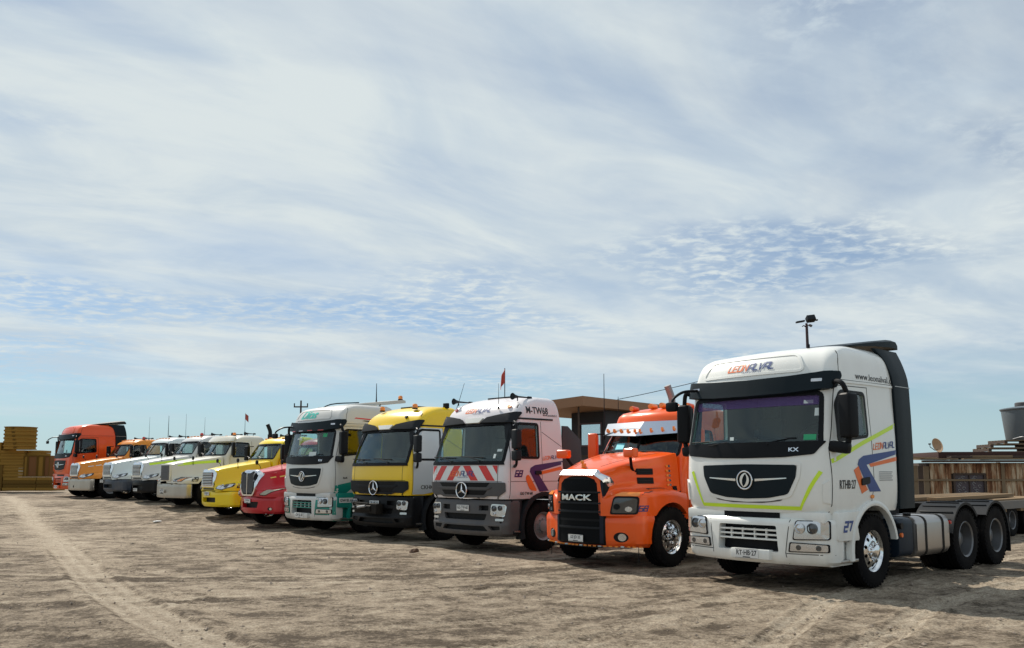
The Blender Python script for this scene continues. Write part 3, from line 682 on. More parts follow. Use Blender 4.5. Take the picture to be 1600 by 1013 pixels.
        g.box((s * (mx_ - .13), my_ - .02, 1.99), (.30, .13, .16), .05, Matrix.Rotation(R(s * 8), 3, 'Y')); g.tube([(s * (mx_ - .03), my_, 2.0), (s * mx_, my_, 2.14)], .04, 10); g.obj('mirror_arm', M_BLACK, m)
    g = G(); g.tube(catmull([(-1.0, .34, 2.93), (-1.10, .10, 2.90), (-1.16, -.06, 2.80), (-1.17, -.10, 2.72)], 5), .022, 8); g.box((-1.17, -.10, 2.66), (.20, .10, .15), .04); g.obj('front_mirror', M_BLACK, t)
    # dark side fairings and roof spoiler
    fm = opts.get('fair', M_NAVY)
    if opts.get('fairing', True):
        for s in (-1, 1):
            g = G(); rs = []
            zz = [1.10, 1.5, 2.0, 2.5, 2.95, 3.1, 3.2, 3.3, 3.38, 3.44, 3.49, 3.53]; fr = pchip([1.10, 1.6, 2.2, 2.94, 3.2, 3.38, 3.47, 3.53], [2.27, 2.30, 2.29, 2.24, 2.18, 2.09, 1.98, 1.90], zz); bk = pchip([1.10, 2.0, 2.97, 3.32, 3.53], [2.80, 2.83, 2.79, 2.74, 2.68], zz)
            for z, a_, b_ in zip(zz, fr, bk):
                x = 1.232 - .32 * max(0, z - 3.0) ** 1.5; rs.append([(s * x, a_, z), (s * (x + .006), a_ + .02, z), (s * (x + .006), (a_ + b_) / 2, z), (s * x, b_ - .02, z), (s * (x - .03), b_, z), (s * (x - .05), b_ - .03, z), (s * (x - .05), a_, z)])
            g.rings(rs)
            f = g.obj('side_fairing', fm, t, 50)
            G().bb(s * 1.2405 - .003, s * 1.2405 + .003, 2.27, 2.77, 2.955, 2.966).obj('fairing_seam', M_ALU, f)
        g = G(); rs = []
        for y, z, h, w in ((1.15, 3.50, .010, .90), (1.6, 3.56, .03, .98), (2.1, 3.61, .08, 1.04), (2.55, 3.64, .12, 1.08), (2.72, 3.64, .13, 1.08), (2.78, 3.61, .08, 1.08)):
            rs.append([(-w, y, z - h * .3), (-w, y, z + h * .5), (-w + .08, y, z + h * .8), (0, y, z + h), (w - .08, y, z + h * .8), (w, y, z + h * .5), (w, y, z - h * .3), (0, y, z - h * .2)])
        g.rings(rs); g.obj('roof_spoiler', fm, t, 40)
    else:
        g = G(); rs = []
        for y, z, h, w in ((1.0, 3.50, .02, .75), (1.5, 3.56, .05, .85), (2.2, 3.62, .10, .95), (2.75, 3.69, .11, .97), (2.85, 3.68, .08, .97)):
            rs.append([(-w, y, z - h * .4), (-w, y, z + h * .4), (0, y, z + h * .6), (w, y, z + h * .4), (w, y, z - h * .4)])
        g.rings(rs)
        for s in (-1, 1): g.tube([(s * .8, 2.0, 3.42), (s * .8, 2.1, 3.64)], .02, 6)
        g.obj('roof_deflector', body, t, 40)
        for s in (-1, 1):
            G().bb(s * 1.06, s * 1.10, 2.28, 2.74, 1.15, 3.2, .015).obj('side_fairing', body, t)
    interior(t, .35, 2.3, 1.30, 1.14, 3.3)
    G().box((0, .42, 2.22), (.10, .03, .12), .02).obj('dash_screen', M_BLACK, t)
    # running gear
    chassis(t, .5, 6.95); axle(t, 1.45); G().bb(-.46, .46, 2.2, 4.3, .34, .80, .04).obj('light_block_box', M_FRAME, t); G().bb(-.95, .95, 2.15, 2.32, .34, 1.06, .02).obj('light_block_panel', M_FRAME, t)  # dark box and cross panel added to block light passing under the cab
    G().bb(-.95, .95, .30, 2.2, .55, 1.05, .05).obj('engine_block', M_FRAME, t)
    for s in (-1, 1): wheel(t, s * 1.06, 1.45, 'front', s, rimmat=opts.get('rim'))
    for y in (4.75, 6.10):
        axle(t, y)
        for s in (-1, 1):
            wheel(t, s * 1.06, y, 'rear', s, True); mudguard(t, s * .58, s * 1.22, y, .52, .60, 12 if y < 5 else 38, 142 if y < 5 else 176)
    for s in (-1, 1):
        g = G(); g.prism(rrect(.48, 1.20, .33, .96, .12, 5), 'y', 2.88, 4.08, .03); 
        for v_ in g.bm.verts: v_.co.x *= s
        tk = g.obj('fuel_tank', M_ALU, t)
        for y in (3.20, 3.84): 
            g = G(); g.prism([(p[0] * s, p[1]) for p in rrect(.475, 1.208, .322, .968, .125, 5)], 'y', y - .03, y + .03); g.obj('tank_strap', M_FRAME, tk)
        G().lathe([(.001, .05), (.06, .05), (.06, 0)], (s * 1.0, 3.0, .955), 'z', 14).obj('filler_cap', M_BLACK, tk)
        g = G(); g.prism(rrect(.5, 1.18, .36, .95, .10, 4), 'y', 2.30, 2.80, .03)
        for v_ in g.bm.verts: v_.co.x *= s
        ub = g.obj('urea_tank', pbr('dark_blue_plastic', (.006, .015, .028), .5, dust=.03, spec=.2), t)
        G().tube([(s * 1.12, 2.34, .84), (s * 1.22, 2.34, .84)], .05, 10).obj('filler_cap', M_BLACK, ub); G().tube([(s * 1.12, 2.36, .70), (s * 1.21, 2.36, .70)], .035, 10).obj('drain_cap', M_ORANGEV, ub)
        G().bb(s * .98, s * 1.0, 6.68, 6.70, .2, .3) if False else None
        G().bb(s * .60, s * 1.21, 6.735, 6.755, .20, .66).obj('mud_flap', M_BLACK, t)
        G().bb(s * 1.17, s * 1.215, 4.12, 4.16, .80, .85, .008).obj('side_marker', M_REDL, t)
    g = G(); g.prism(rpoly([(-.45, 4.9), (.45, 4.9), (.45, 5.7), (.18, 5.95), (.06, 5.5), (-.06, 5.5), (-.18, 5.95), (-.45, 5.7)], .08), 'z', 1.02, 1.10, .015); g.bb(-.4, .4, 5.1, 5.5, .9, 1.02); g.obj('fifth_wheel', M_FRAME, t)
    g = G(); g.prism([(2.55, 1.0), (2.9, 1.28), (3.25, 1.30), (3.55, 1.18), (3.75, 1.02), (3.75, .95), (2.55, .95)], 'x', -.5, .55, .04); g.obj('engine_cover', M_BLACK, t)
    g = G()
    for k in range(3): g.tube([(.35 + .1 * k, 2.45 + .28 * math.sin(a * .45) + .1 * k, 1.02 + .04 * math.cos(a)) for a in np.arange(0, 14, .5)], .014, 6)
    g.obj('air_line', M_AMBER, t)
    return t, bvh, bumper, bb

# ------------------------------------------------------------------ flat-fronted cab-over tractor with star emblem (two in the row)
AC_ST = [(1.10, 1.19, .12, 1.92, .07, .18), (1.2, 1.215, .10, 1.92, .07, .18), (1.5, 1.225, .09, 1.92, .07, .18), (1.80, 1.225, .10, 1.92, .08, .18), (2.2, 1.205, .22, 1.92, .09, .18), (2.66, 1.18, .36, 1.90, .10, .19),
         (2.80, 1.17, .41, 1.88, .10, .20), (2.95, 1.155, .48, 1.86, .11, .22), (3.10, 1.12, .62, 1.83, .11, .25), (3.20, 1.06, .82, 1.80, .10, .28), (3.255, .97, 1.02, 1.74, .08, .28)]
AC_WS = rpoly([(-1.10, 1.84), (1.10, 1.84), (1.06, 2.67), (-1.06, 2.67)], .08)
AC_SW = rpoly([(.42, 1.95), (1.12, 1.95), (1.12, 2.66), (.56, 2.66), (.42, 2.5)], .05)
def build_actros(name, label, loc, yaw, body, door, skirt, opts):
    t = empty(name, (loc[0], loc[1], float(terrain(loc[0] + .8, loc[1] + .8))), R(yaw), label, 'truck', 'trucks parked in a row')
    ya = 1.30
    arch = [(ya + .64 * math.cos(R(a)), .52 + .66 * math.sin(R(a))) for a in range(0, 181, 10)] + [(ya - .64, .3), (ya + .64, .3)]
    me, bvh = cab_shell('ac', AC_ST, 40, [(AC_WS, 'y', -.6, .66), (AC_SW, 'x', -2, 2), (arch, 'x', -2, 2)])
    cab = put('cab', me, body, t, None)
    sd = [(.29, 1.12), (.29, 1.8), (.34, 2.2), (.46, 2.68)]
    seam(bvh, [(p, q, False) for p in ('right', 'left') for q in (sd, [(1.22, 1.2), (1.22, 2.72)], [(.3, 1.46), (1.22, 1.46), (1.88, 1.46)], [(1.24, 2.5), (1.85, 2.2)], [(.62, 2.8), (.66, 3.0), (.78, 3.12)])] + [('front', [(-1.2, 1.455), (1.2, 1.455)], False), ('front', [(.98, 1.1), (.98, 1.8)], False), ('front', [(-.98, 1.1), (-.98, 1.8)], False)], cab)
    for pl in ('right', 'left'):
        if door is not body:
            d = G().patch(rpoly([(.30, 1.13), (.62, 1.13), (.72, 1.16), (.9, 1.21), (1.21, 1.21), (1.21, 2.71), (.47, 2.71), (.35, 2.2), (.30, 1.8)], .02), bvh, pl, .001, .010) 
            dm = d.obj('door', door, t)
        else:
            dm = t
        w = G().patch(rpoly([(.41, 1.93), (1.14, 1.93), (1.14, 2.68), (.55, 2.68), (.41, 2.52)], .05), bvh, pl, -.022, .006).obj('side_window', M_GLASSD, t)
        G().ribbon(AC_SW, .05, bvh, pl, .004 if door is body else .010, .008, True).obj('window_seal', M_BLACK, w)
        G().ribbon([(.36, 2.3), (.47, 2.72), (.60, 2.765), (1.60, 2.77)], .035, bvh, pl, .001, .014).obj('rain_gutter', M_DARK, t)
        G().patch(rpoly([(1.0, 1.60), (1.18, 1.60), (1.18, 1.68), (1.0, 1.68)], .02), bvh, pl, .01, .02).obj('door_handle', M_DARK, t)
    ws = G().patch(rpoly([(-1.12, 1.82), (1.12, 1.82), (1.08, 2.69), (-1.08, 2.69)], .08), bvh, 'front', -.022, .006).obj('windshield', M_GLASS, t)
    G().ribbon(AC_WS, .07, bvh, 'front', .001, .006, True).obj('windshield_seal', M_BLACK, ws)
    G().patch([(-1.13, 1.80), (1.13, 1.80), (1.11, 1.87), (-1.11, 1.87)], bvh, 'front', .003, .02).obj('cowl_panel', M_BLACK, t)
    for (x0, z0, w_, h_, m_) in opts.get('stickers', ()): G().patch([(x0, z0), (x0 + w_, z0), (x0 + w_, z0 + h_), (x0, z0 + h_)], bvh, 'front', -.014, .001).obj('sticker', m_, ws)
    for s in (-.45, .45): wiper(t, [(s + .05, .06, 1.84), (s - .02, .10, 1.90), (s - .32, .13, 1.96)], [(s + .12, .145, 1.955), (s - .62, .165, 1.98)])
    # twin visor wings with a light centre piece
    for s in (-1, 1):
        G().patch(rpoly([(s * .26, 2.68), (s * 1.13, 2.66), (s * 1.15, 2.88), (s * .80, 2.84), (s * .42, 2.79)], .03), bvh, 'front', .0, .07).obj('visor_wing', M_DARK, t, 50)
    G().patch(rpoly([(-.20, 2.69), (.20, 2.69), (.30, 2.79), (-.30, 2.79)], .02), bvh, 'front', .0, .05).obj('visor_centre', M_WHITE, t)
    # grille
    gp = G().patch(rpoly([(-1.16, 1.44), (-1.16, 1.25), (-.98, 1.14), (-.9, 1.03), (.9, 1.03), (.98, 1.14), (1.16, 1.25), (1.16, 1.44)], .03), bvh, 'front', .001, .03).obj('grille', skirt if skirt is not M_BLACK else M_DARK, t, 50)
    for z, w in ((1.39, .80), (1.23, .72)):
        G().patch(rpoly([(-w, z + .045), (-w + .10, z - .045), (w - .10, z - .045), (w, z + .045)], .02), bvh, 'front', .031, .004).obj('grille_slot', M_BLACK, gp)
        G().patch(rpoly([(-w - .06, z - .05), (-w + .08, z - .095), (w - .08, z - .095), (w + .06, z - .05)], .02), bvh, 'front', .030, .022).obj('grille_bar', skirt if skirt is not M_BLACK else M_DARK, gp, 50)
    star_emblem(gp, .055, 1.27, .165)
    # bumper
    def bump():
        st = [(.34, 1.12, .12, .62, .12, .18), (.40, 1.185, .07, .62, .12, .18), (.58, 1.20, .05, .62, .12, .18), (.62, 1.205, .075, .62, .12, .18), (1.0, 1.205, .085, .62, .12, .18), (1.07, 1.19, .11, .62, .12, .18)]
        me = bm_mesh(cab_loft(st, [.34, .36, .40, .5, .57, .59, .62, .7, .85, 1.0, 1.03, 1.07], 0, False)); bv = bvh_of(me); c = G()
        c.prism(rpoly([(-.72, .44), (.72, .44), (.62, .545), (-.62, .545)], .03), 'y', -.3, .22); c.prism(rpoly([(-.62, .66), (.62, .66), (.68, .79), (-.68, .79)], .03), 'y', -.3, .22)
        for s in (-1, 1):
            c.prism(rpoly([(s * .80, .46), (s * 1.02, .48), (s * 1.02, .55), (s * .72, .55)], .02), 'y', -.3, .22); c.prism(rrect(min(s * .46, s * .72), max(s * .46, s * .72), .86, .965, .015), 'y', -.3, .2)
        me = boolean(me, bm_mesh(c.bm)); shade(me, 35); return me, bv
    bme, bb = cached('ac_bumper', bump); bumper = put('bumper', bme, skirt, t, None)
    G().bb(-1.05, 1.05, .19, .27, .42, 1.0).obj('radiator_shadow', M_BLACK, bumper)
    plate_sign(bumper, opts['plate'], 0.0, .066, .90, .38, .13)
    for s in (-1, 1):
        P = [(s * .78, .76), (s * 1.12, .74), (s * 1.15, .99), (s * .80, 1.0)]; cx = s * .96
        h = G().patch(rpoly(P, .05), bb, 'front', .003, .016).obj('headlight', M_CHROME if skirt is not M_BLACK else M_BLACK, bumper)
        G().patch(rpoly([(cx + (x - cx) * .9, .872 + (z - .872) * .88) for x, z in P], .05), bb, 'front', .016, .010).obj('reflector', M_LAMP, h)
        for dx, dz, r in ((-.08, .04, .06), (.07, .05, .055), (-.06, -.07, .035)):
            y0 = bb.ray_cast(Vector((cx + dx, -4, .87 + dz)), Vector((0, 1, 0)))[0].y
            G().lathe([(r, 0), (r, -.025), (r * .8, -.028), (r * .7, -.015), (.001, -.03)], (cx + dx, y0 - .02, .87 + dz), 'y', 16).obj('projector', M_LENS if dz > 0 else M_LAMP, h)
        G().patch(rrect(min(s * .90, s * 1.10), max(s * .90, s * 1.10), .655, .705, .015), bb, 'front', .003, .012).obj('fog_light', M_LAMP, bumper)
    # lower cab side: wheel arch lining, steps
    for s in (-1, 1):
        g = G(); rs = []
        for k in range(19):
            a = R(-20 + 200 * k / 18); c, s_ = math.cos(a), math.sin(a)
            rs.append([(s * 1.05, ya - .625 * c, .52 + .625 * s_), (s * 1.235, ya - .63 * c, .52 + .63 * s_), (s * 1.245, ya - .66 * c, .52 + .66 * s_), (s * 1.235, ya - .72 * c, .52 + .72 * s_), (s * 1.05, ya - .73 * c, .52 + .73 * s_)])
        g.rings(rs); g.obj('wheel_arch', M_DARK, t, 50)
        g = G(); g.prism(rpoly([(.40, .38), (.70, .38), (.62, .62), (.64, 1.09), (.34, 1.09)], .02), 'x', s * .9, s * 1.19, .015); stp = g.obj('step', M_DARK if opts.get('darkstep', True) else body, t)
        G().bb(s * .96, s * 1.215, .42, .68, .42, .455, .01).obj('tread', M_ALU, stp)
        if s < 0: continue
        g = G(); g.box((s * 1.42, .26, 2.32), (.20, .15, .40), .05, Matrix.Rotation(R(s * -12), 3, 'Z'), 3); g.box((s * 1.42, .26, 1.99), (.20, .15, .22), .05, Matrix.Rotation(R(s * -12), 3, 'Z'), 3); m = g.obj('mirror', M_DARK, t)
        G().box((s * 1.42, .34, 2.32), (.15, .006, .33), .002, Matrix.Rotation(R(s * -12), 3, 'Z')).obj('mirror_glass', M_CHROME, m)
        g = G(); g.tube(catmull([(s * 1.17, .42, 2.66), (s * 1.28, .33, 2.68), (s * 1.40, .27, 2.62), (s * 1.42, .26, 2.45)], 4), .028, 8); g.obj('mirror_arm', M_BLACK, m); g = G(); g.tube(catmull([(s * 1.42, .26, 1.95), (s * 1.40, .28, 1.82), (s * 1.27, .36, 1.76), (s * 1.20, .42, 1.80)], 4), .028, 8); g.obj('mirror_arm', M_BLACK, m)
    interior(t, .32, 1.92, 1.2, 1.14, 3.05)
    chassis(t, .5, 6.6); axle(t, ya); G().bb(-.95, .95, .30, 1.85, .55, 1.05, .05).obj('engine_block', M_FRAME, t)
    for s in (-1, 1): wheel(t, s * 1.05, ya, 'steel', s)
    for y in (4.6, 5.95):
        axle(t, y)
        for s in (-1, 1): wheel(t, s * 1.06, y, 'rear', s, True); mudguard(t, s * .6, s * 1.22, y, .52, .60, 20, 160)
    for s in (-1, 1):
        g = G(); g.prism(rrect(.5, 1.18, .36, .98, .10, 4), 'y', 2.4, 3.7, .03)
        for v_ in g.bm.verts: v_.co.x *= s
        g.obj('fuel_tank', M_ALU, t)
    g = G(); g.prism(rpoly([(-.45, 4.8), (.45, 4.8), (.45, 5.6), (.18, 5.8), (-.18, 5.8), (-.45, 5.6)], .08), 'z', 1.02, 1.10, .015); g.bb(-.4, .4, 5.0, 5.4, .9, 1.02); g.obj('fifth_wheel', M_FRAME, t)
    return t, bvh, bumper, bb
# ------------------------------------------------------------------ bonneted tractors
def hood_loft(st, ny=26, ns=3):
    """st rows: y, top z, top half width, side half width, shoulder z, fender half width, bottom z"""
    st = np.array(st, float); ys = np.linspace(st[0, 0], st[-1, 0], ny); q = pchip(st[:, 0], st[:, 1:], ys); rs = []
    for y, (zt, ht, hs, zs, hf, zb) in zip(ys, q):
        P = [(0, zt + .012), (.55 * ht, zt), (ht * .92, zt - .03), (ht + .02, zt - .10), (hs, zs + .07), (hs + .25 * (hf - hs) + .005, zs + .012), (hs + .75 * (hf - hs) + .005, zs), (hf - .005, zs - .06), (hf, zs - .16), (hf, zb)]
        P = catmull(P, ns); rs.append([(x, y, z) for x, z in P] + [(-x, y, z) for x, z in reversed(P[1:])])
    g = G(); g.rings(rs); return bm_mesh(g.bm)
CONV_HOOD = [(.05, 1.55, .40, .46, 1.02, .50, .90), (.12, 1.60, .44, .50, 1.05, .74, .90), (.30, 1.65, .48, .57, 1.09, .98, .90), (.60, 1.71, .56, .68, 1.15, 1.12, .90), (1.1, 1.80, .70, .84, 1.20, 1.165, .90), (1.78, 1.90, .86, .98, 1.14, 1.16, .90)]
INTL_HOOD = [(.04, 1.60, .38, .47, 1.06, .50, .90), (.12, 1.64, .42, .55, 1.08, .80, .90), (.35, 1.68, .50, .66, 1.12, 1.06, .90), (.70, 1.74, .60, .78, 1.17, 1.16, .90), (1.2, 1.84, .74, .90, 1.22, 1.175, .90), (1.78, 1.94, .88, 1.0, 1.16, 1.17, .90)]
SQ_HOOD = [(.05, 1.60, .34, .42, 1.00, .52, .88), (.10, 1.63, .36, .44, 1.02, .86, .88), (.30, 1.67, .42, .54, 1.06, 1.06, .88), (.65, 1.74, .54, .70, 1.12, 1.15, .88), (1.2, 1.84, .72, .88, 1.17, 1.16, .88), (1.78, 1.92, .88, 1.0, 1.12, 1.16, .88)]
MACK_HOOD = [(.05, 1.66, .44, .52, 1.16, .55, .90), (.12, 1.70, .47, .54, 1.22, .70, .90), (.30, 1.75, .52, .58, 1.29, .96, .90), (.55, 1.82, .60, .66, 1.32, 1.13, .90), (.80, 1.88, .68, .75, 1.34, 1.17, .90), (1.2, 1.95, .80, .86, 1.35, 1.18, .90), (1.68, 2.03, .92, 1.0, 1.27, 1.16, .90)]
def conv_cab(h=0.0, hw=1.04, zr=2.72, yb=3.5, ws=1.70, rake=.36):
    return [(.80, hw - .04, ws + .02, yb, .10, .16), (1.5, hw, ws, yb, .12, .18), (1.92, hw, ws + .02, yb, .14, .20), (2.15, hw - .015, ws + rake * .36, yb, .15, .22), (2.44, hw - .05, ws + rake * .90, yb, .15, .22), (2.54, hw - .07, ws + rake * 1.04, yb, .15, .22), (zr - .10, hw - .10, ws + rake * 1.3, yb - .02, .15, .26), (zr - .03, hw - .18, ws + rake * 1.75, yb - .06, .13, .28), (zr, hw - .28, ws + rake * 2.2, yb - .12, .10, .28)]
def build_conv(name, label, loc, yaw, body, S):
    t = empty(name, (loc[0], loc[1], float(terrain(loc[0] + .8, loc[1] + .8))), R(yaw), label, 'truck', 'trucks parked in a row')
    kind = S['kind']; ya = S.get('axle', 1.20); hst = S['hood']; zr = S.get('roof', 2.72)
    cst = conv_cab(zr=zr, ws=S.get('ws', 1.70), hw=S.get('hw', 1.04)); w0 = S.get('ws', 1.70)
    WS = rpoly([(-.90, 1.96), (.90, 1.96), (.84, 2.46), (-.84, 2.46)], .06); SW = rpoly([(w0 + .42, 1.88), (w0 + 1.12, 1.90), (w0 + 1.10, 2.42), (w0 + .58, 2.44), (w0 + .42, 2.1)], .05)
    me, bvh = cab_shell('cab' + kind + str(zr), cst, 34, [(WS, 'y', 0.5, w0 + .66), (SW, 'x', -2, 2)], .95)
    cab = put('cab', me, body, t, None)
    def mk():
        solid = hood_loft(hst); bv = bvh_of(solid); c = G()
        c.prism([(ya + .60 * math.cos(R(a)), .52 + .60 * math.sin(R(a))) for a in range(-20, 201, 10)], 'x', .60, 1.6); c.prism([(ya + .60 * math.cos(R(a)), .52 + .60 * math.sin(R(a))) for a in range(-20, 201, 10)], 'x', -1.6, -.60)
        m = boolean(solid, bm_mesh(c.bm)); shade(m, 38); return m, bv
    hme, hb = cached('hood' + kind, mk); hood = put('hood', hme, body, t, None)
    dr = [(w0 + .30, .95), (w0 + .30, 1.85), (w0 + .44, 2.2), (w0 + .54, 2.50)]
    seam(bvh, [(p, q, False) for p in ('right', 'left') for q in (dr, [(w0 + 1.22, 1.0), (w0 + 1.22, 2.5)])], cab)
    for pl in ('right', 'left'):
        P = [(w0 + .40, 1.86), (w0 + 1.14, 1.88), (w0 + 1.12, 2.44), (w0 + .57, 2.46), (w0 + .40, 2.1)]
        w = G().patch(rpoly(P, .05), bvh, pl, -.02, .006).obj('side_window', M_GLASSD, t); G().ribbon(SW, .04, bvh, pl, .001, .008, True).obj('window_seal', M_BLACK, w)
        G().patch(rrect(w0 + .98, w0 + 1.16, 1.55, 1.62, .02), bvh, pl, .003, .02).obj('door_handle', M_BLACK, t)
    ws = G().patch(rpoly([(-.92, 1.94), (.92, 1.94), (.86, 2.48), (-.86, 2.48)], .06), bvh, 'front', -.02, .006).obj('windshield', M_GLASS, t)
    G().ribbon(WS, .05, bvh, 'front', .001, .008, True).obj('windshield_seal', M_BLACK, ws)
    if S.get('split', True): G().ribbon([(0, 1.95), (0, 2.47)], .035, bvh, 'front', -.012, .016).obj('centre_post', M_BLACK, ws)
    for x0, z0, w_, h_, m_ in S.get('stickers', ()): G().patch([(x0, z0), (x0 + w_, z0), (x0 + w_, z0 + h_), (x0, z0 + h_)], bvh, 'front', -.012, .001).obj('sticker', m_, ws)
    for s in (-.4, .4): wiper(t, [(s, w0 - .08, 1.97), (s - .02, w0 - .03, 2.01), (s - .25, w0 + .0, 2.05)], [(s + .1, w0 + .005, 2.045), (s - .45, w0 + .02, 2.06)])
    interior(t, w0 + .25, 3.3, 1.18, .96, zr)
    # bumper
    z0, z1 = S.get('bump', (.36, .86)); bow = S.get('bow', .26); bt = S.get('bumptype', 'painted'); bm_ = S.get('bumpmat', body)
    def bump():
        st = [(z0, 1.10, .06, .72, bow, .20), (z0 + .06, 1.16, .02, .74, bow, .20), (z1 - .06, 1.17, .01, .76, bow, .20), (z1, 1.15, .04, .76, bow, .20)] if bt != 'flat' else [(z0, 1.17, .03, .50, .16, .14), (z0 + .03, 1.18, .02, .50, .16, .14), (z1 - .03, 1.18, .02, .50, .16, .14), (z1, 1.17, .03, .50, .16, .14)]
        me = bm_mesh(cab_loft(st, list(np.linspace(z0, z1, 9)), 0, False)); bv = bvh_of(me); c = G()
        for P in S.get('bumpholes', [rpoly([(-.46, z0 + .14), (.46, z0 + .14), (.46, z0 + .30), (-.46, z0 + .30)], .03)]): c.prism(P, 'y', -.4, .25)
        arch = [(ya + .60 * math.cos(R(a)), .52 + .60 * math.sin(R(a))) for a in range(0, 360, 15)]; c.prism(arch, 'x', .5, 1.6); c.prism(arch, 'x', -1.6, -.5)
        me = boolean(me, bm_mesh(c.bm)); shade(me, 35); return me, bv
    bme, bb = cached('bump' + kind + bt + str(z1), bump); bumper = put('bumper', bme, bm_, t, None)
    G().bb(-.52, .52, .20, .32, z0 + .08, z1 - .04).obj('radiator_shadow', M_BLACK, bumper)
    plate_sign(bumper, S.get('plate', ''), S.get('platex', 0), -.012 + S.get('platey', 0), S.get('platez', z0 + .36), .34, .12) if S.get('plate') else None
    for s in (-1, 1):
        if S.get('fog'):
            x, z, r = S['fog']; y0 = bb.ray_cast(Vector((s * x, -4, z)), Vector((0, 1, 0)))[0].y; f = G().patch(circle(s * x, z, r * 1.35, 18, r), bb, 'front', .001, .006).obj('fog_light', M_BLACK, bumper)
            G().patch(circle(s * (x + .02), z, r * .75, 14), bb, 'front', .006, .008).obj('lamp_lens', M_LAMP, f)
        H = [(s * a, b) for a, b in S['lamp']]; cx = sum(p[0] for p in H) / len(H); cz = sum(p[1] for p in H) / len(H)
        h = G().patch(rpoly(H, .04), hb, 'front', .002, .012, .05).obj('headlight', S.get('lampframe', M_BLACK), hood)
        G().patch(rpoly([(cx + (x - cx) * .88, cz + (z - cz) * .84) for x, z in H], .04), hb, 'front', .012, .008, .05).obj('reflector', S.get('lampmat', M_LAMP), h)
        if S.get('lampdot'):
            for dx, dz, r, m_ in S['lampdot']: G().patch(circle(cx + s * dx, cz + dz, r, 12), hb, 'front', .020, .012, .05).obj('projector', m_, h)
        if S.get('amber'): G().patch(rpoly([(s * a, b) for a, b in S['amber']], .02), hb, 'front', .014, .01, .05).obj('turn_signal', M_AMBER, h)
        if S.get('fnum') and s > 0: lettering(move2(stroke2d(S['fnum'], .13, t=.25), S['fnx'], S['fnz']), hb, 'front', M_INK, hood)
        if S.get('stripe'): G().ribbon(S['stripe'][1], S['stripe'][2], hb, 'right' if s > 0 else 'left', .002, .002).obj('side_stripe', S['stripe'][0], hood)
    # grille
    S['grille'](t, hood, hb, body)
    # door mirrors on tripods
    mm = S.get('mirrormat', M_BLACK)
    for s in (-1, 1):
        y = w0 + .30; g = G(); g.box((s * 1.28, y, 2.18), (.20, .12, .52), .04, Matrix.Rotation(R(s * -10), 3, 'Z'), 3); m = g.obj('mirror', mm, t)
        G().box((s * 1.28, y + .064, 2.18), (.16, .006, .44), .002, Matrix.Rotation(R(s * -10), 3, 'Z')).obj('mirror_glass', M_CHROME, m)
        g = G(); g.tube([(s * 1.02, y + .12, 2.42), (s * 1.27, y, 2.42), (s * 1.28, y, 2.40), (s * 1.28, y, 1.96), (s * 1.27, y, 1.94), (s * 1.02, y + .12, 1.94)], .016, 6); g.obj('mirror_arm', M_BLACK, m)
        if S.get('spot', True):
            yy = .75; zz = hb.ray_cast(Vector((s * .62, yy, 5)), Vector((0, 0, -1)))[0].z
            g = G(); g.tube(catmull([(s * .62, yy, zz - .01), (s * .66, yy - .03, zz + .14), (s * .74, yy - .08, zz + .22)], 4), .010, 6); g.lathe([(.001, -.03), (.07, -.02), (.075, .01), (.06, .02), (.001, .02)], (s * .76, yy - .08, zz + .25), 'y', 14); g.obj('hood_mirror', M_BLACK, t)
    if S.get('visor'): G().patch(rpoly([(-.92, 2.44), (.92, 2.44), (.88, 2.60), (-.88, 2.60)], .03), bvh, 'front', .0, .12).obj('sun_visor', S['visor'], t, 50)
    for x in S.get('cablights', (-.6, -.3, 0, .3, .6)):
        y0 = w0 + .36 * 1.5; zz = bvh.ray_cast(Vector((x, y0 + .15, 5)), Vector((0, 0, -1)))[0].z; G().box((x, y0 + .15, zz + .015), (.12, .08, .04), .015).obj('marker_lamp', M_AMBER, t)
    # running gear
    chassis(t, .4, 7.2); axle(t, ya); G().bb(-.42, .42, .45, 1.7, .6, 1.35, .05).obj('engine_block', M_FRAME, t)
    for s in (-1, 1):
        wheel(t, s * 1.02, ya, S.get('wheelkind', 'front'), s, rimmat=S.get('rim'))
        g = G(); g.tube([(s * .82, 2.1, .62), (s * .82, 3.6, .62)], .32, 20); g.obj('fuel_tank', M_ALU, t)
        G().bb(s * .95, s * 1.16, 2.05, 2.75, .38, .46, .01).obj('step', M_ALU, t)
        g = G(); g.prism([(ya + .9, .90), (w0 + .35, .90), (w0 + .35, 1.0), (ya + .62, 1.0)], 'x', s * .9, s * 1.02); g.obj('sill', body, t)
    for y in (5.2, 6.5):
        axle(t, y)
        for s in (-1, 1): wheel(t, s * 1.06, y, 'rear', s, True)
    for s in S.get('stacks', ()):
        g = G(); zt = S.get('stackz', 3.35); y = 3.75; sx_ = s * S.get('stackx', .95); g.tube([(sx_, y, 1.2), (sx_, y, zt - .40)], .10, 14); g.tube(catmull([(sx_, y, zt - .42), (sx_, y - .02, zt - .25), (sx_ - .03, y - .12, zt)], 4), .075, 12); g.obj('exhaust_stack', S.get('stackmat', M_DARK), t, 40)
    return t, bvh, hb, bb

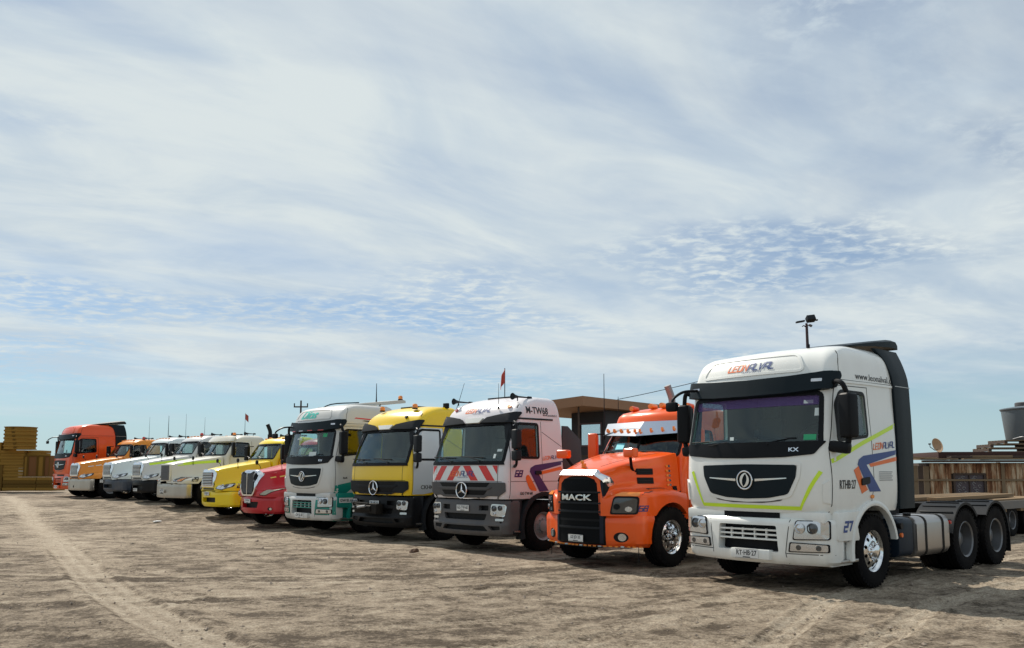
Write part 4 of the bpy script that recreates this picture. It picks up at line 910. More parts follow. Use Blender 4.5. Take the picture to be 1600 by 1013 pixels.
def bars_grille(t, hood, hb, body, dark=M_DARK):
    g = G().patch(rpoly([(-.44, 1.02), (.44, 1.02), (.46, 1.48), (.38, 1.56), (-.38, 1.56), (-.46, 1.48)], .05), hb, 'front', .002, .05).obj('grille', M_CHROME, hood, 40)
    G().patch(rpoly([(-.37, 1.07), (.37, 1.07), (.38, 1.50), (-.38, 1.50)], .04), hb, 'front', .052, .004).obj('grille_mesh', M_BLACK, g)
    for k in range(8):
        z = 1.10 + k * .053; y0 = hb.ray_cast(Vector((0, -4, z)), Vector((0, 1, 0)))[0].y; G().bb(-.37, .37, y0 - .085, y0 - .05, z - .012, z + .010, .006).obj('grille_slat', M_CHROME, g)
    G().patch(rrect(-.40, .40, .93, .98, .02), hb, 'front', .002, .006).obj('lower_slot', M_BLACK, g)
def vee_grille(t, hood, hb, body):
    P = rpoly([(-.30, .93), (.30, .93), (.44, 1.10), (.50, 1.58), (.36, 1.64), (-.36, 1.64), (-.50, 1.58), (-.44, 1.10)], .06)
    g = G().patch(P, hb, 'front', .002, .06).obj('grille', M_CHROME, hood, 40)
    G().patch([(x * .86, 1.29 + (z - 1.29) * .88) for x, z in P], hb, 'front', .062, .004).obj('grille_mesh', M_BLACK, g)
    G().ribbon([(0, .97), (0, 1.60)], .035, hb, 'front', .066, .02).obj('centre_bar', M_CHROME, g)
    for k in range(-5, 6):
        if k: G().ribbon([(k * .055, 1.02), (k * .075, 1.58)], .012, hb, 'front', .066, .012).obj('grille_slat', M_STEEL, g)
def box_grille(t, hood, hb, body):
    g = G().bb(-.37, .37, -.02, .30, .98, 1.60, .03).obj('grille', body, hood, 40)
    G().bb(-.32, .32, -.028, -.005, 1.01, 1.56, .005).obj('grille_mesh', M_DARK, g)
    for k in range(13): G().bb(-.30 + k * .05 - .006, -.30 + k * .05 + .006, -.04, -.022, 1.02, 1.55).obj('grille_slat', M_STEEL, g)
def mack_grille(t, hood, hb, body):
    st = [(.40, .54, .02, .45, .07, .05), (.44, .555, -.015, .45, .075, .05), (1.42, .555, -.005, .45, .075, .05), (1.52, .53, .01, .45, .07, .05), (1.58, .46, .04, .45, .06, .05)]
    me = bm_mesh(cab_loft(st, [.40, .42, .44, .6, .8, 1.0, 1.2, 1.4, 1.47, 1.52, 1.55, 1.58], 0, False)); gv = bvh_of(me); gr = put('grille', me, M_BLACK, hood, 40)
    gm = pbr('grille_mesh_black', (.004, .005, .006), .7, spec=.1)
    for z0, z1, w in ((1.31, 1.53, .42), (1.135, 1.285, .47), (.99, 1.09, .47), (.84, .94, .47), (.70, .80, .47), (.44, .66, .47)):
        G().patch(rpoly([(-w, z0), (w, z0), (w, z1), (-w, z1)], .02), gv, 'front', .001, .003).obj('grille_band', gm, gr)
    for z in (1.30, 1.112, .965, .69): G().patch(rrect(-.50, .50, z - .015, z + .015, .012), gv, 'front', .001, .018).obj('grille_bar', M_DARK, gr, 50)
    for s in (-1, 1): G().patch([(s * .475, .43), (s * .535, .43), (s * .535, 1.44), (s * .475, 1.50)], gv, 'front', .001, .012).obj('grille_cheek', pbr('navy_plastic', (.008, .010, .022), .4, spec=.25), gr)
    m = move2(text2d('MACK', .105, .03, 0, 1.75), 0, 1.21); G().drape(m[0], m[1], gv, 'front', .006, .034, .1).obj('lettering', M_CHROME, gr, 20)
    # chrome hood mould
    g = G(); rs = []
    for (x, z, y) in ((-.545, 1.38, .20), (-.53, 1.50, .10), (-.40, 1.605, .02), (.40, 1.605, .02), (.53, 1.50, .10), (.545, 1.38, .20)):
        dz = .085 if abs(x) < .45 else .06; dx = 0 if abs(x) < .45 else .03 * (1 if x > 0 else -1)
        rs.append([(x, y - .035, z), (x, y + .10, z), (x + dx, y + .16, z + dz), (x + dx, y + .05, z + dz)])
    g.rings(rs); g.obj('hood_trim', M_CHROME, hood, 40)
    g = G(); z = 1.73; g.box((0, .20, z + .01), (.05, .12, .03), .01); g.box((0, .19, z + .05), (.045, .10, .06), .02); g.box((0, .15, z + .10), (.05, .06, .06), .02); g.obj('hood_ornament', M_AMBER, hood)
# ------------------------------------------------------------------ the twelve trucks, nearest first
RED = pbr('red_reflective', (.62, .03, .025), .35); GREEN = pbr('green_sticker', (.02, .35, .15), .5); PALE = pbr('pale_sticker', (.6, .68, .68), .6)
TEAL = paint('teal_paint', (.004, .23, .185), .08); YEL = paint('yellow_paint', (.82, .55, .008), .08); SILV = pbr('silver_paint', (.52, .58, .62), .35, .1, .3, dust=.08); ORG = paint('orange_paint', (.84, .098, .003), .08)
REDP = paint('crimson_paint', (.50, .010, .022), .08); CREAM = paint('cream_paint', (.66, .64, .55)); AMB = paint('ochre_orange_paint', (.72, .24, .008), .10); REDO = paint('orange_red_paint', (.74, .085, .008), .08); NAVYB = pbr('navy_bumper', (.02, .035, .06), .4, dust=.25)
COOLW = paint('cool_white_paint', (.66, .72, .72)); GREYW = paint('grey_white_paint', (.60, .60, .58)); YEL2 = paint('lemon_yellow_paint', (.86, .64, .004), .08); LILAC = paint('off_white_paint', (.72, .69, .71))

# 1: white cab-over with lime tape
t, bv, bp, bb = build_kx('semi_truck', 'white cab-over semi truck with lime reflective tape, nearest in the row', (3.34, 12.27), -49, M_WHITE, M_WHITE, M_WHITE,
    dict(plate='RT·HB·27', num='27', band=True, rim=M_CHROME, stickers=[(.82, 2.62, .13, .05, PALE), (.98, 2.44, .09, .11, PALE), (.86, 2.10, .17, .08, GREEN), (-.30, 2.12, .07, .05, PALE)]))
lim = G(); lim.ribbon([(-1.02, 1.66), (-.82, 1.165), (.80, 1.15), (.95, 1.43), (1.10, 1.66)], .052, bv, 'front', .003, .002)
lim.ribbon([(.34, 1.80), (1.2, 2.07), (2.26, 2.36)], .06, bv, 'right', .003, .002); lim.ribbon([(.34, 1.80), (1.2, 2.07), (2.26, 2.36)], .06, bv, 'left', .003, .002); lim.obj('reflective_tape', M_LIME, t, None)
for pl in ('right', 'left'):
    G().patch([(2.27, 1.985), (1.20, 1.885), (1.06, 1.83), (1.02, 1.76), (1.36, 1.37), (1.70, 1.37), (1.28, 1.755), (2.27, 1.925)], bv, pl, .003, .002).obj('livery_chevron', M_BLUE, t, None)
    G().patch([(2.27, 1.885), (1.36, 1.77), (1.41, 1.725), (2.27, 1.825)], bv, pl, .003, .002).obj('livery_chevron', M_ORANGEV, t, None)
    G().patch([(1.04, 1.735), (.90, 1.68), (1.12, 1.345), (1.30, 1.40), (1.19, 1.50)], bv, pl, .003, .002).obj('livery_chevron', M_ORANGEV, t, None)
    livery_logo(t, bv, pl, 1.85, 2.045, .085, R(4) if pl == 'right' else 0, False) if pl == 'right' else None
lettering(move2(text2d('RTHB·27', .125, .012, 0, .72), .72, 1.48), bv, 'right', M_INK, t)
lettering(move2(text2d('www.leonalval.cl', .095, -.004, 0, 1.25), 1.68, 3.04), bv, 'right', M_INK, t)
for k in range(5): lettering(([(1.66, 1.66 - k * .03), (2.08 - .03 * (k % 2), 1.66 - k * .03), (2.08 - .03 * (k % 2), 1.648 - k * .03), (1.66, 1.648 - k * .03)], [(0, 1, 2, 3)]), bv, 'right', M_STEEL, t, 'small_print')
livery_logo(t, bv, 'front', -.06, 3.22, .10)
whip(t, .55, 1.0, 3.50, .35)

# 2: orange bonneted tractor
def mack():
    S = dict(kind='mk', hood=MACK_HOOD, axle=1.20, roof=2.90, ws=1.62, hw=1.06, bump=(.37, .90), bow=.30, bumpholes=[rpoly([(-.53, .36), (.53, .36), (.53, .95), (-.53, .95)], .01)], plate='SZ·JD·35', platez=.50, platey=-.035, fog=(.80, .54, .085),
             lamp=[(.66, .93), (1.04, .93), (1.06, 1.23), (.72, 1.23)], lampmat=M_LENS, lampdot=[(.06, -.06, .045, M_LAMP), (-.1, -.02, .05, M_BLACK)], amber=[(.72, 1.235), (1.06, 1.235), (1.05, 1.29), (.80, 1.29)], grille=mack_grille, spot=False, mirrormat=ORG,
             stacks=(-1,), stackz=3.50, stackx=.62, stackmat=M_STEEL, rim=M_CHROME, cablights=(), stickers=[(-.62, 2.10, .24, .12, pbr('cyan_sticker', (.1, .55, .65), .5))])
    t, bv, hb, bb = build_conv('semi_truck', 'orange bonneted semi truck with chrome visor and amber lamps', (1.15, 15.0), -46.5, ORG, S)
    # vee chrome visor with amber lamps
    g = G(); w0 = 1.62; V = []
    for s in (-1, 1):
        P = [(0, w0 + .06, 2.34), (s * 1.03, w0 + .34, 2.39), (s * 1.05, w0 + .50, 2.63), (0, w0 + .34, 2.63)]; n_ = .012
        g.mesh([(x, y, z) for x, y, z in P] + [(x, y + .02, z - .004) for x, y, z in P], [(0, 1, 2, 3), (7, 6, 5, 4), (0, 4, 5, 1), (1, 5, 6, 2), (2, 6, 7, 3), (3, 7, 4, 0)])
        g.mesh([(s * 1.03, w0 + .34, 2.39), (s * 1.05, w0 + .50, 2.63), (s * .96, w0 + .75, 2.58), (s * .99, w0 + .62, 2.42)], [(0, 1, 2, 3)])
    vis = g.obj('sun_visor', M_CHROME, t, 20)
    for s in (-1, 1):
        for k in range(5):
            f = .06 + k * .22; x = s * f; y = w0 + .06 + .28 * f / 1.03 + .075; z = 2.44 + .05 * f
            G().box((x, y - .03, z), (.042, .045, .07), .012, Matrix.Rotation(R(s * 15), 3, 'Z')).obj('visor_lamp', M_AMBER, vis)
    for k, x in enumerate((-.62, -.15, .12, .38, .72)):
        zz = bv.ray_cast(Vector((x, 2.45, 5)), Vector((0, 0, -1)))[0].z; c = G().lathe([(.055, -.10), (.06, -.06), (.045, .10), (.001, .14)], (x, 2.45, zz + .05), 'y', 12).obj('roof_lamp', ORG if k in (0, 4) else M_AMBER, t)
        G().lathe([(.001, -.11), (.045, -.105), (.055, -.09)], (x, 2.45, zz + .05), 'y', 12).obj('lens', M_AMBER, c)
    # hood side vents, fender number and lamp column
    for s in (-1, 1):
        pl = 'right' if s > 0 else 'left'
        for z in (1.50, 1.66):
            v = G().patch(rrect(.78, 1.12, z - .055, z + .055, .012), hb, pl, .002, .008).obj('hood_vent', M_BLACK, t)
            for k in range(3): G().patch(rrect(.80, 1.10, z - .035 + k * .032, z - .024 + k * .032, .004), hb, pl, .010, .008).obj('vent_louvre', M_DARK, v)
        for k in range(5):
            G().patch(circle(1.42, 1.42 + k * .085, .022, 10), hb, pl, .004, .02).obj('marker_lamp', M_AMBER, t); G().patch(rrect(1.46, 1.50, 1.40 + k * .085, 1.44 + k * .085, .004), hb, pl, .002, .006).obj('chrome_stud', M_CHROME, t)
        zz = hb.ray_cast(Vector((s * .70, .75, 5)), Vector((0, 0, -1)))[0].z
        m = G().box((s * .80, .52, zz + .33), (.26, .15, .16), .04, Matrix.Rotation(R(s * -8), 3, 'Z'), 3).obj('hood_mirror', ORG, t)
        g = G(); g.tube(catmull([(s * .66, .78, zz - .01), (s * .69, .68, zz + .08), (s * .76, .56, zz + .26)], 4), .028, 8); g.box((s * .66, .80, zz + .012), (.16, .10, .035), .012); g.obj('mirror_arm', M_BLACK, m)
    lettering(move2(stroke2d('68', .085, t=.22), .48, 1.03), hb, 'right', M_PURPLE, t)
    # tape along the lower lip
    strip = G().bb(-.5, .5, .02, .10, .355, .366).obj('lip_marker_strip', M_BLACK, t)
    for k in range(24):
        x = -1.08 + k * .094
        y0 = bb.ray_cast(Vector((x, -4, .40)), Vector((0, 1, 0)))[0]
        if y0 is not None: G().bb(x - .034, x + .034, y0.y - .012, y0.y - .002, .368, .39).obj('marker_tape', M_AMBER if k % 4 else PALE, strip)
    for s in (-1, 1): G().tube([(s * 1.02, .42, .40), (s * 1.03, .42, .12)], .006, 6).obj('curb_feeler', M_BLACK, t)
    seam(hb, [(p, q, False) for p in ('right', 'left') for q in ([(.62, 1.30), (.9, 1.36), (1.25, 1.37), (1.66, 1.30)], [(.30, 1.18), (.55, 1.30), (.62, 1.30)])] + [('top', [(-.30, .30), (-.50, 1.0), (-.62, 1.62)], False), ('top', [(.30, .30), (.50, 1.0), (.62, 1.62)], False)], t, .008)
    for s in (-1, 1): G().patch(rrect(1.52, 1.60, 1.30, 1.40, .01), hb, 'right' if s > 0 else 'left', .002, .02).obj('hood_latch', M_BLACK, t)
    whip(t, -1.0, 1.95, 2.3, 1.35, .008); whip(t, -.96, 2.35, 2.7, .5, .006)
    return t
mack()

# 3: white star-badged cab-over with hazard chevrons
t, bv, bp, bb = build_actros('semi_truck', 'white cab-over semi truck with red and white hazard chevrons', (-1.09, 17.9), -45.5, LILAC, LILAC, M_GREY, dict(plate='GG·TW·68', stickers=[(.86, 2.08, .12, .05, PALE), (.80, 1.94, .06, .09, PALE)]))
board = G().patch([(-1.12, 1.47), (.97, 1.47), (.97, 1.79), (-1.12, 1.79)], bv, 'front', .001, .0015).obj('hazard_panel', pbr('white_reflective', (.72, .74, .74), .4), t, None)
for Q in ([(-1.05, 1.475), (-.83, 1.475), (-.58, 1.785), (-.80, 1.785)], [(-.58, 1.475), (-.36, 1.475), (-.11, 1.785), (-.33, 1.785)], [(-1.115, 1.60), (-.97, 1.785), (-1.115, 1.785)]):
    for P in (Q, [(-.14 - a_, b_) for a_, b_ in reversed(Q)]):
        G().patch([(min(.965, max(-1.115, a_)), b_) for a_, b_ in P], bv, 'front', .004, .001).obj('hazard_stripe', RED, board, None)
livery_logo(board, bv, 'front', -.06, 1.62, .10); livery_logo(t, bv, 'front', .0, 2.985, .10)
lettering(move2(text2d('M-TW68', .15, .02, 0, .9), 1.14, 2.955), bv, 'right', M_INK, t); lettering(move2(stroke2d('68', .115, t=.26), .52, 1.62), bv, 'right', M_PURPLE, t)
lettering(move2(text2d('GG·TW·68', .06, .02), .75, 1.215), bv, 'right', M_INK, t)
lettering(move2(text2d('www.leonalval.cl', .045, 0), 1.52, 2.865), bv, 'right', M_INK, t)
for pl in ('right', 'left'):
    G().patch([(1.90, 1.90), (1.0, 1.80), (.86, 1.74), (.84, 1.66), (1.14, 1.24), (1.42, 1.26), (1.06, 1.66), (1.90, 1.83)], bv, pl, .004, .002).obj('livery_chevron', M_PURPLE, t, None)
    G().patch([(1.90, 1.79), (1.14, 1.66), (1.18, 1.60), (1.90, 1.72)], bv, pl, .004, .002).obj('livery_chevron', M_ORANGEV, t, None)
    G().patch(rpoly([(.80, 1.62), (.70, 1.54), (.84, 1.28), (1.08, 1.25)], .08), bv, pl, .004, .002).obj('livery_chevron', M_ORANGEV, t, None)
livery_logo(t, bv, 'right', 1.52, 1.965, .07, R(5), False, None, M_PURPLE)
for s in (-1, 1): air_horn(t, s * .95, .62, 3.24)
G().bb(-.35, .35, 1.1, 1.5, 3.275, 3.308, .01).obj('roof_hatch', M_DARK, t)
whip(t, .62, .52, 2.98, .55, .005)
for s in (-1, 1): G().patch(circle(s * .85, 3.02, .05, 12, .03), bv, 'front', .002, .03).obj('marker_lamp', M_REDL if s < 0 else M_AMBER, t)
for s in (-1, 1):
    g = G(); g.prism([(1.94, 1.2), (1.94, 2.66), (2.12, 2.66), (2.55, 2.36), (2.62, 1.2)], 'x', s * 1.12, s * 1.16, .01); g.obj('side_fairing', pbr('faded_black_plastic', (.03, .03, .036), .55, dust=.2), t)
g = G(); g.tube([(.0, 1.3, 3.27), (.0, 1.3, 3.98)], .010, 6); g.obj('flag_pole', M_DARK, t)
g = G(); g.rings([[(.0 + .012 * math.sin(k * 1.3), 1.29 - .02 * k, 3.96 - .035 * k), (.01 + .012 * math.sin(k * 1.3), 1.29 - .02 * k, 3.96 - .035 * k), (.01 + .03 * math.sin(k * 1.3), 1.29 - .025 * k, 3.70 - .045 * k), (.0 + .03 * math.sin(k * 1.3), 1.29 - .025 * k, 3.70 - .045 * k)] for k in range(6)]); g.obj('flag', pbr('red_flag', (.38, .05, .035), .8), t)

# 4: yellow star-badged cab-over with silver doors
t, bv, bp, bb = build_actros('semi_truck', 'yellow cab-over semi truck with silver doors and orange beacons', (-3.40, 20.6), -45, YEL, SILV, M_BLACK, dict(plate='CK·HK·91'))
p_ = G().patch(rrect(.40, 1.10, 1.23, 1.36, .01), bv, 'right', .013, .002).obj('number_sticker', pbr('pale_silver', (.5, .55, .57), .4), t, None)
lettering(move2(text2d('CKHK91', .095, .02, 0, 1.1), .76, 1.295), bv, 'right', M_INK, t, off=.017)
g = G(); g.bb(-.55, .35, -.14, .08, .66, .90, .03); g.tube([(-.45, -.10, .78), (.15, -.10, .78)], .09, 14); g.tube([(-.60, -.12, .84), (-.5, -.18, .92), (.1, -.18, .90)], .02, 6); g.obj('winch', M_FRAME, t); G().tube([(-.30, -.21, .80), (.02, -.21, .84)], .03, 8).obj('winch_hook', M_STEEL, t)
beacon(t, -.72, .80, 3.20); beacon(t, .62, .80, 3.20); G().bb(-.35, .35, 1.1, 1.5, 3.275, 3.308, .01).obj('roof_hatch', M_DARK, t)
g = G(); g.box((.98, 1.5, 3.30), (.16, .08, .13), .015); g.tube([(.98, 1.5, 3.15), (.98, 1.5, 3.26)], .015, 6); g.obj('work_lamp', M_BLACK, t)
G().patch(circle(.62, 2.98, .035, 10), bv, 'front', .002, .04).obj('marker_lamp', M_BLACK, t); whip(t, 1.0, 1.75, 3.0, .9, .006, (.1, .25))

# 5: white and teal cab-over
t, bv, bp, bb = build_kx('semi_truck', 'white and teal cab-over semi truck with cursive roof lettering', (-5.77, 23.0), -44, GREYW, TEAL, GREYW,
    dict(plate='GW·SL·60', fendertext='GW·SL·60', corner=True, tealbar=True, visor_lights=True, fairing=False, rim=M_CHROME, stickers=[(.62, 2.60, .16, .10, GREEN), (.20, 2.07, .30, .13, PALE), (-.62, 2.55, .30, .05, PALE)]))
lettering(move2(text2d('Dios', .26, .03, .5, 1.25), -.22, 3.235), bv, 'front', pbr('turquoise_vinyl', (.05, .50, .42), .4), t)
for pl in ('right', 'left'):
    G().patch([(.33, 1.10), (.70, 1.10), (.84, 1.20), (1.1, 1.28), (2.0, 1.30), (2.28, 1.25), (2.28, 1.62), (1.2, 1.46), (.33, 1.30)], bv, pl, .002, .002).obj('teal_swoosh', TEAL, t, None)
G().patch([(.9, 3.10), (1.9, 3.06), (1.9, 3.09), (.95, 3.13)], bv, 'right', .003, .002).obj('red_stripe', RED, t, None)
G().patch([(1.15, 3.04), (1.9, 2.99), (1.9, 3.04), (1.25, 3.06)], bv, 'right', .003, .002).obj('black_stripe', M_INK, t, None)
lettering(move2(text2d('6x4', .06, .02, 0, 1.1), .62, 1.50), bv, 'right', M_INK, t)
beacon(t, .85, 2.75, 3.73); whip(t, .30, 2.30, 3.68, .55, .012)
G().tube(catmull([(-.2, .60, 3.30), (-.1, 1.0, 3.56), (0, 1.9, 3.66)], 4), .018, 6).obj('roof_rail', M_BLACK, t)

# 6 to 11: bonneted tractors
def intl():
    S = dict(kind='in', hood=INTL_HOOD, bump=(.42, .92), bow=.30, plate='CJ·XR·40', platez=.78, grille=vee_grille, lamp=[(.56, .96), (.80, .94), (1.10, 1.12), (1.12, 1.20), (.80, 1.10)], lampmat=pbr('lamp_haze', (.40, .36, .28), .25, .4), fog=(.86, .56, .05), bumpholes=[rpoly([(-.42, .58), (.42, .58), (.48, .76), (-.48, .76)], .04)], spot=True, cablights=())
    t, bv, hb, bb = build_conv('semi_truck', 'crimson bonneted semi truck with tall chrome vee grille', (-7.85, 25.2), -45, REDP, S)
    for s in ('right', 'left'):
        for k in range(3): G().ribbon([(.40 + k * .26, 1.46 + k * .035), (.56 + k * .26, 1.49 + k * .035)], .035, hb, s, .003, .002).obj('marker_strip', pbr('straw_tape', (.75, .5, .12), .4), t, None)
intl()
COL_LAMP = [(.50, .96), (.78, .93), (1.06, 1.04), (1.04, 1.12), (.80, 1.16), (.62, 1.10)]
def columbia(label, loc, yaw, body, **k):
    S = dict(kind='co', hood=CONV_HOOD, grille=bars_grille, lamp=COL_LAMP, lampdot=[(-.10, -.01, .05, M_LAMP), (.08, .0, .05, M_LENS)], bump=(.38, .88), cablights=(-.6, -.3, 0, .3, .6)); S.update(k)
    return build_conv('semi_truck', label, loc, yaw, body, S)
HORNS = lambda t, z=2.80: [air_horn(t, s * .5, 2.9, z, .45) for s in (-1, 1)]
t, bv, hb, bb = columbia('lemon yellow bonneted semi truck with yellow bumper', (-10.07, 28.0), -46, YEL2, plate='BD·KR·52', platez=.80, stacks=(1, -1), stackz=3.25)
HORNS(t); g = G(); g.box((.55, 2.6, 2.78), (.12, .1, .12), .03); g.obj('work_lamp', M_BLACK, t)
lettering(move2(stroke2d('28', .11, t=.25), .62, 1.06), hb, 'right', M_INK, t)
t, bv, hb, bb = build_conv('semi_truck', 'cream bonneted semi truck with flat steel bumper and square grille', (-12.9, 31.5), -43, CREAM, dict(kind='sq', hood=SQ_HOOD, grille=box_grille, bump=(.36, .86), bumptype='flat', bumpmat=M_DIRTY, bumpholes=[rpoly([(-.55, .50), (-.2, .50), (-.2, .68), (-.55, .68)], .02)],
    lamp=[(.52, .96), (.98, .96), (.98, 1.12), (.56, 1.12)], lampdot=[(-.10, 0, .06, M_LENS)], amber=[(.78, .97), (.96, .97), (.96, 1.11), (.78, 1.11)], stripe=(M_LIME, [(.25, 1.58), (.9, 1.66), (1.7, 1.72)], .10), wheelkind='steel', plate='VN·84·29', platez=.60, platex=-.2, platey=-.02, visor=CREAM, stacks=(1,), stackz=3.2))
lettering(move2(stroke2d('29', .12, t=.25), .60, 1.04), hb, 'right', M_INK, t); beacon(t, .4, 2.5, 2.72); HORNS(t, 2.82)
whip(t, .3, 3.0, 2.7, .95, .008); g = G(); g.rings([[(.3 + .01 * math.sin(k), 3.0 + .035 * k, 3.62 - .02 * k), (.31 + .01 * math.sin(k), 3.0 + .035 * k, 3.62 - .02 * k), (.31, 3.0 + .035 * k, 3.40 - .03 * k), (.3, 3.0 + .035 * k, 3.40 - .03 * k)] for k in range(5)]); g.obj('flag', pbr('faded_red_flag', (.35, .07, .06), .8), t)
t, bv, hb, bb = columbia('white bonneted semi truck with lime hood stripe and black bumper', (-15.15, 34.1), -44, GREYW, bumpmat=M_BLACK, stripe=(M_LIME, [(.3, 1.52), (1.0, 1.62), (1.7, 1.70)], .09), bump=(.44, .88), plate='WA·33·17', platez=.50)
beacon(t, .2, 2.6, 2.73, M_REDL); HORNS(t); whip(t, -.8, 3.2, 2.7, .9)
lettering(move2(stroke2d('22', .11, t=.25), .62, 1.06), hb, 'right', M_INK, t)
t, bv, hb, bb = columbia('bluish white bonneted semi truck with navy bumper', (-17.4, 36.3), -44, COOLW, bumpmat=NAVYB, plate='WV·90·62', platez=.80, platex=-.5)
HORNS(t); whip(t, -.9, 3.0, 2.7, 1.1, .012); whip(t, .9, 3.0, 2.7, 1.1)
t, bv, hb, bb = columbia('ochre orange bonneted semi truck with plain steel bumper', (-19.85, 38.3), -42.5, AMB, bumptype='flat', bumpmat=M_DIRTY, bumpholes=[rpoly([(-.06, .50), (.06, .50), (.06, .60), (-.06, .60)], .02)], wheelkind='steel')
beacon(t, .7, 2.8, 2.72, M_REDL); HORNS(t); whip(t, .8, 3.0, 2.7, 1.1)
for s in ('right', 'left'):
    for k in range(3): G().ribbon([(.40 + k * .30, 1.44 + k * .045), (.62 + k * .30, 1.475 + k * .045)], .03, hb, s, .003, .002).obj('marker_strip', PALE, t, None)
# 12: far end
t, bv, bp, bb = build_kx('semi_truck', 'orange-red cab-over semi truck with dark roof spoiler, last at the far end', (-22.1, 41.0), -44, REDO, REDO, REDO, dict(plate='PX·LT·90', rim=M_STEEL))
# ------------------------------------------------------------------ ground
def vnoise(x, y, seed):
    """smooth value noise on numpy arrays"""
    rng = np.random.RandomState(seed); T = rng.rand(256, 256)
    xi = np.floor(x).astype(int); yi = np.floor(y).astype(int); fx = x - xi; fy = y - yi; fx = fx * fx * (3 - 2 * fx); fy = fy * fy * (3 - 2 * fy)
    a = T[xi & 255, yi & 255]; b = T[(xi + 1) & 255, yi & 255]; c = T[xi & 255, (yi + 1) & 255]; d = T[(xi + 1) & 255, (yi + 1) & 255]
    return (a * (1 - fx) + b * fx) * (1 - fy) + (c * (1 - fx) + d * fx) * fy - .5
def fbm(x, y, seed, o=4):
    s = 0; a = 1.0
    for k in range(o): s = s + a * vnoise(x * 2**k + 17.3 * k, y * 2**k + 9.1 * k, seed + k); a *= .55
    return s
# wheel tracks: way points on the ground, width, depth, paleness, tread pitch
TRACKS = [
    ([(-25.0, 42.0), (-15.5, 27.5), (-11.1, 20.7), (-8.3, 16.2), (-6.05, 12.6), (-4.6, 10.5), (-3.5, 9.0), (-2.8, 8.1), (-1.4, 6.2)], .60, .026, .92, .0),
    ([(-25.0, 38.0), (-13.5, 24.4), (-10.4, 20.3), (-7.4, 15.9), (-5.1, 12.4), (-3.7, 10.4), (-2.6, 8.9)], .20, .012, .4, .0),
    ([(1.6, 6.0), (2.3, 7.9), (3.1, 9.4), (4.2, 11.2), (6.2, 13.4), (9.5, 16.5), (14, 20)], .36, .026, .95, .09),
    ([(2.8, 6.0), (3.2, 7.9), (4.1, 9.1), (5.2, 10.6), (7.5, 12.6), (11, 15.2), (16, 18)], .36, .024, .9, .09),
    ([(-4, 6.9), (-.3, 8.1), (.85, 9.0), (2.4, 10.2), (4.5, 11.5), (8, 13.2), (14, 15.5)], .30, .020, .5, .10),
    ([(-3.2, 6.3), (.2, 8.0), (1.3, 9.1), (2.8, 9.9), (5.5, 11.0), (9, 12.2), (16, 13.6)], .30, .018, .5, .10),
    ([(-9, 10.3), (-4, 11.0), (0, 12.5), (3.5, 14.0)], .5, .016, -.5, .0), ([(-12, 14.0), (-6, 13.2), (-1, 13.6), (1.5, 15.3)], .6, .014, -.6, .0),
    ([(-14, 12.2), (-6, 11.6), (-2.0, 11.6), (.6, 12.6), (2.2, 13.8)], .28, .018, .45, .0), ([(-18, 17.5), (-8, 16.6), (-2, 17.2)], .5, .012, -.45, .0),
    ([(-16, 9.6), (-7, 9.0), (-3.5, 8.9), (-.5, 9.4), (3, 11.2)], .30, .016, .4, .0), ([(-12, 8.4), (-5, 8.0), (-2.0, 7.8), (1.5, 8.2), (5, 9.4), (12, 11.6)], .30, .018, .35, .10),
    ([(-14, 20.5), (-8, 19.6), (-3, 21.0)], .35, .012, .4, .0), ([(-20, 25), (-12, 22.6), (-7, 22.8)], .4, .012, .4, .0), ([(-24, 22), (-14, 17.6), (-9, 15.6), (-5.2, 15.6)], .3, .014, .4, .0)]
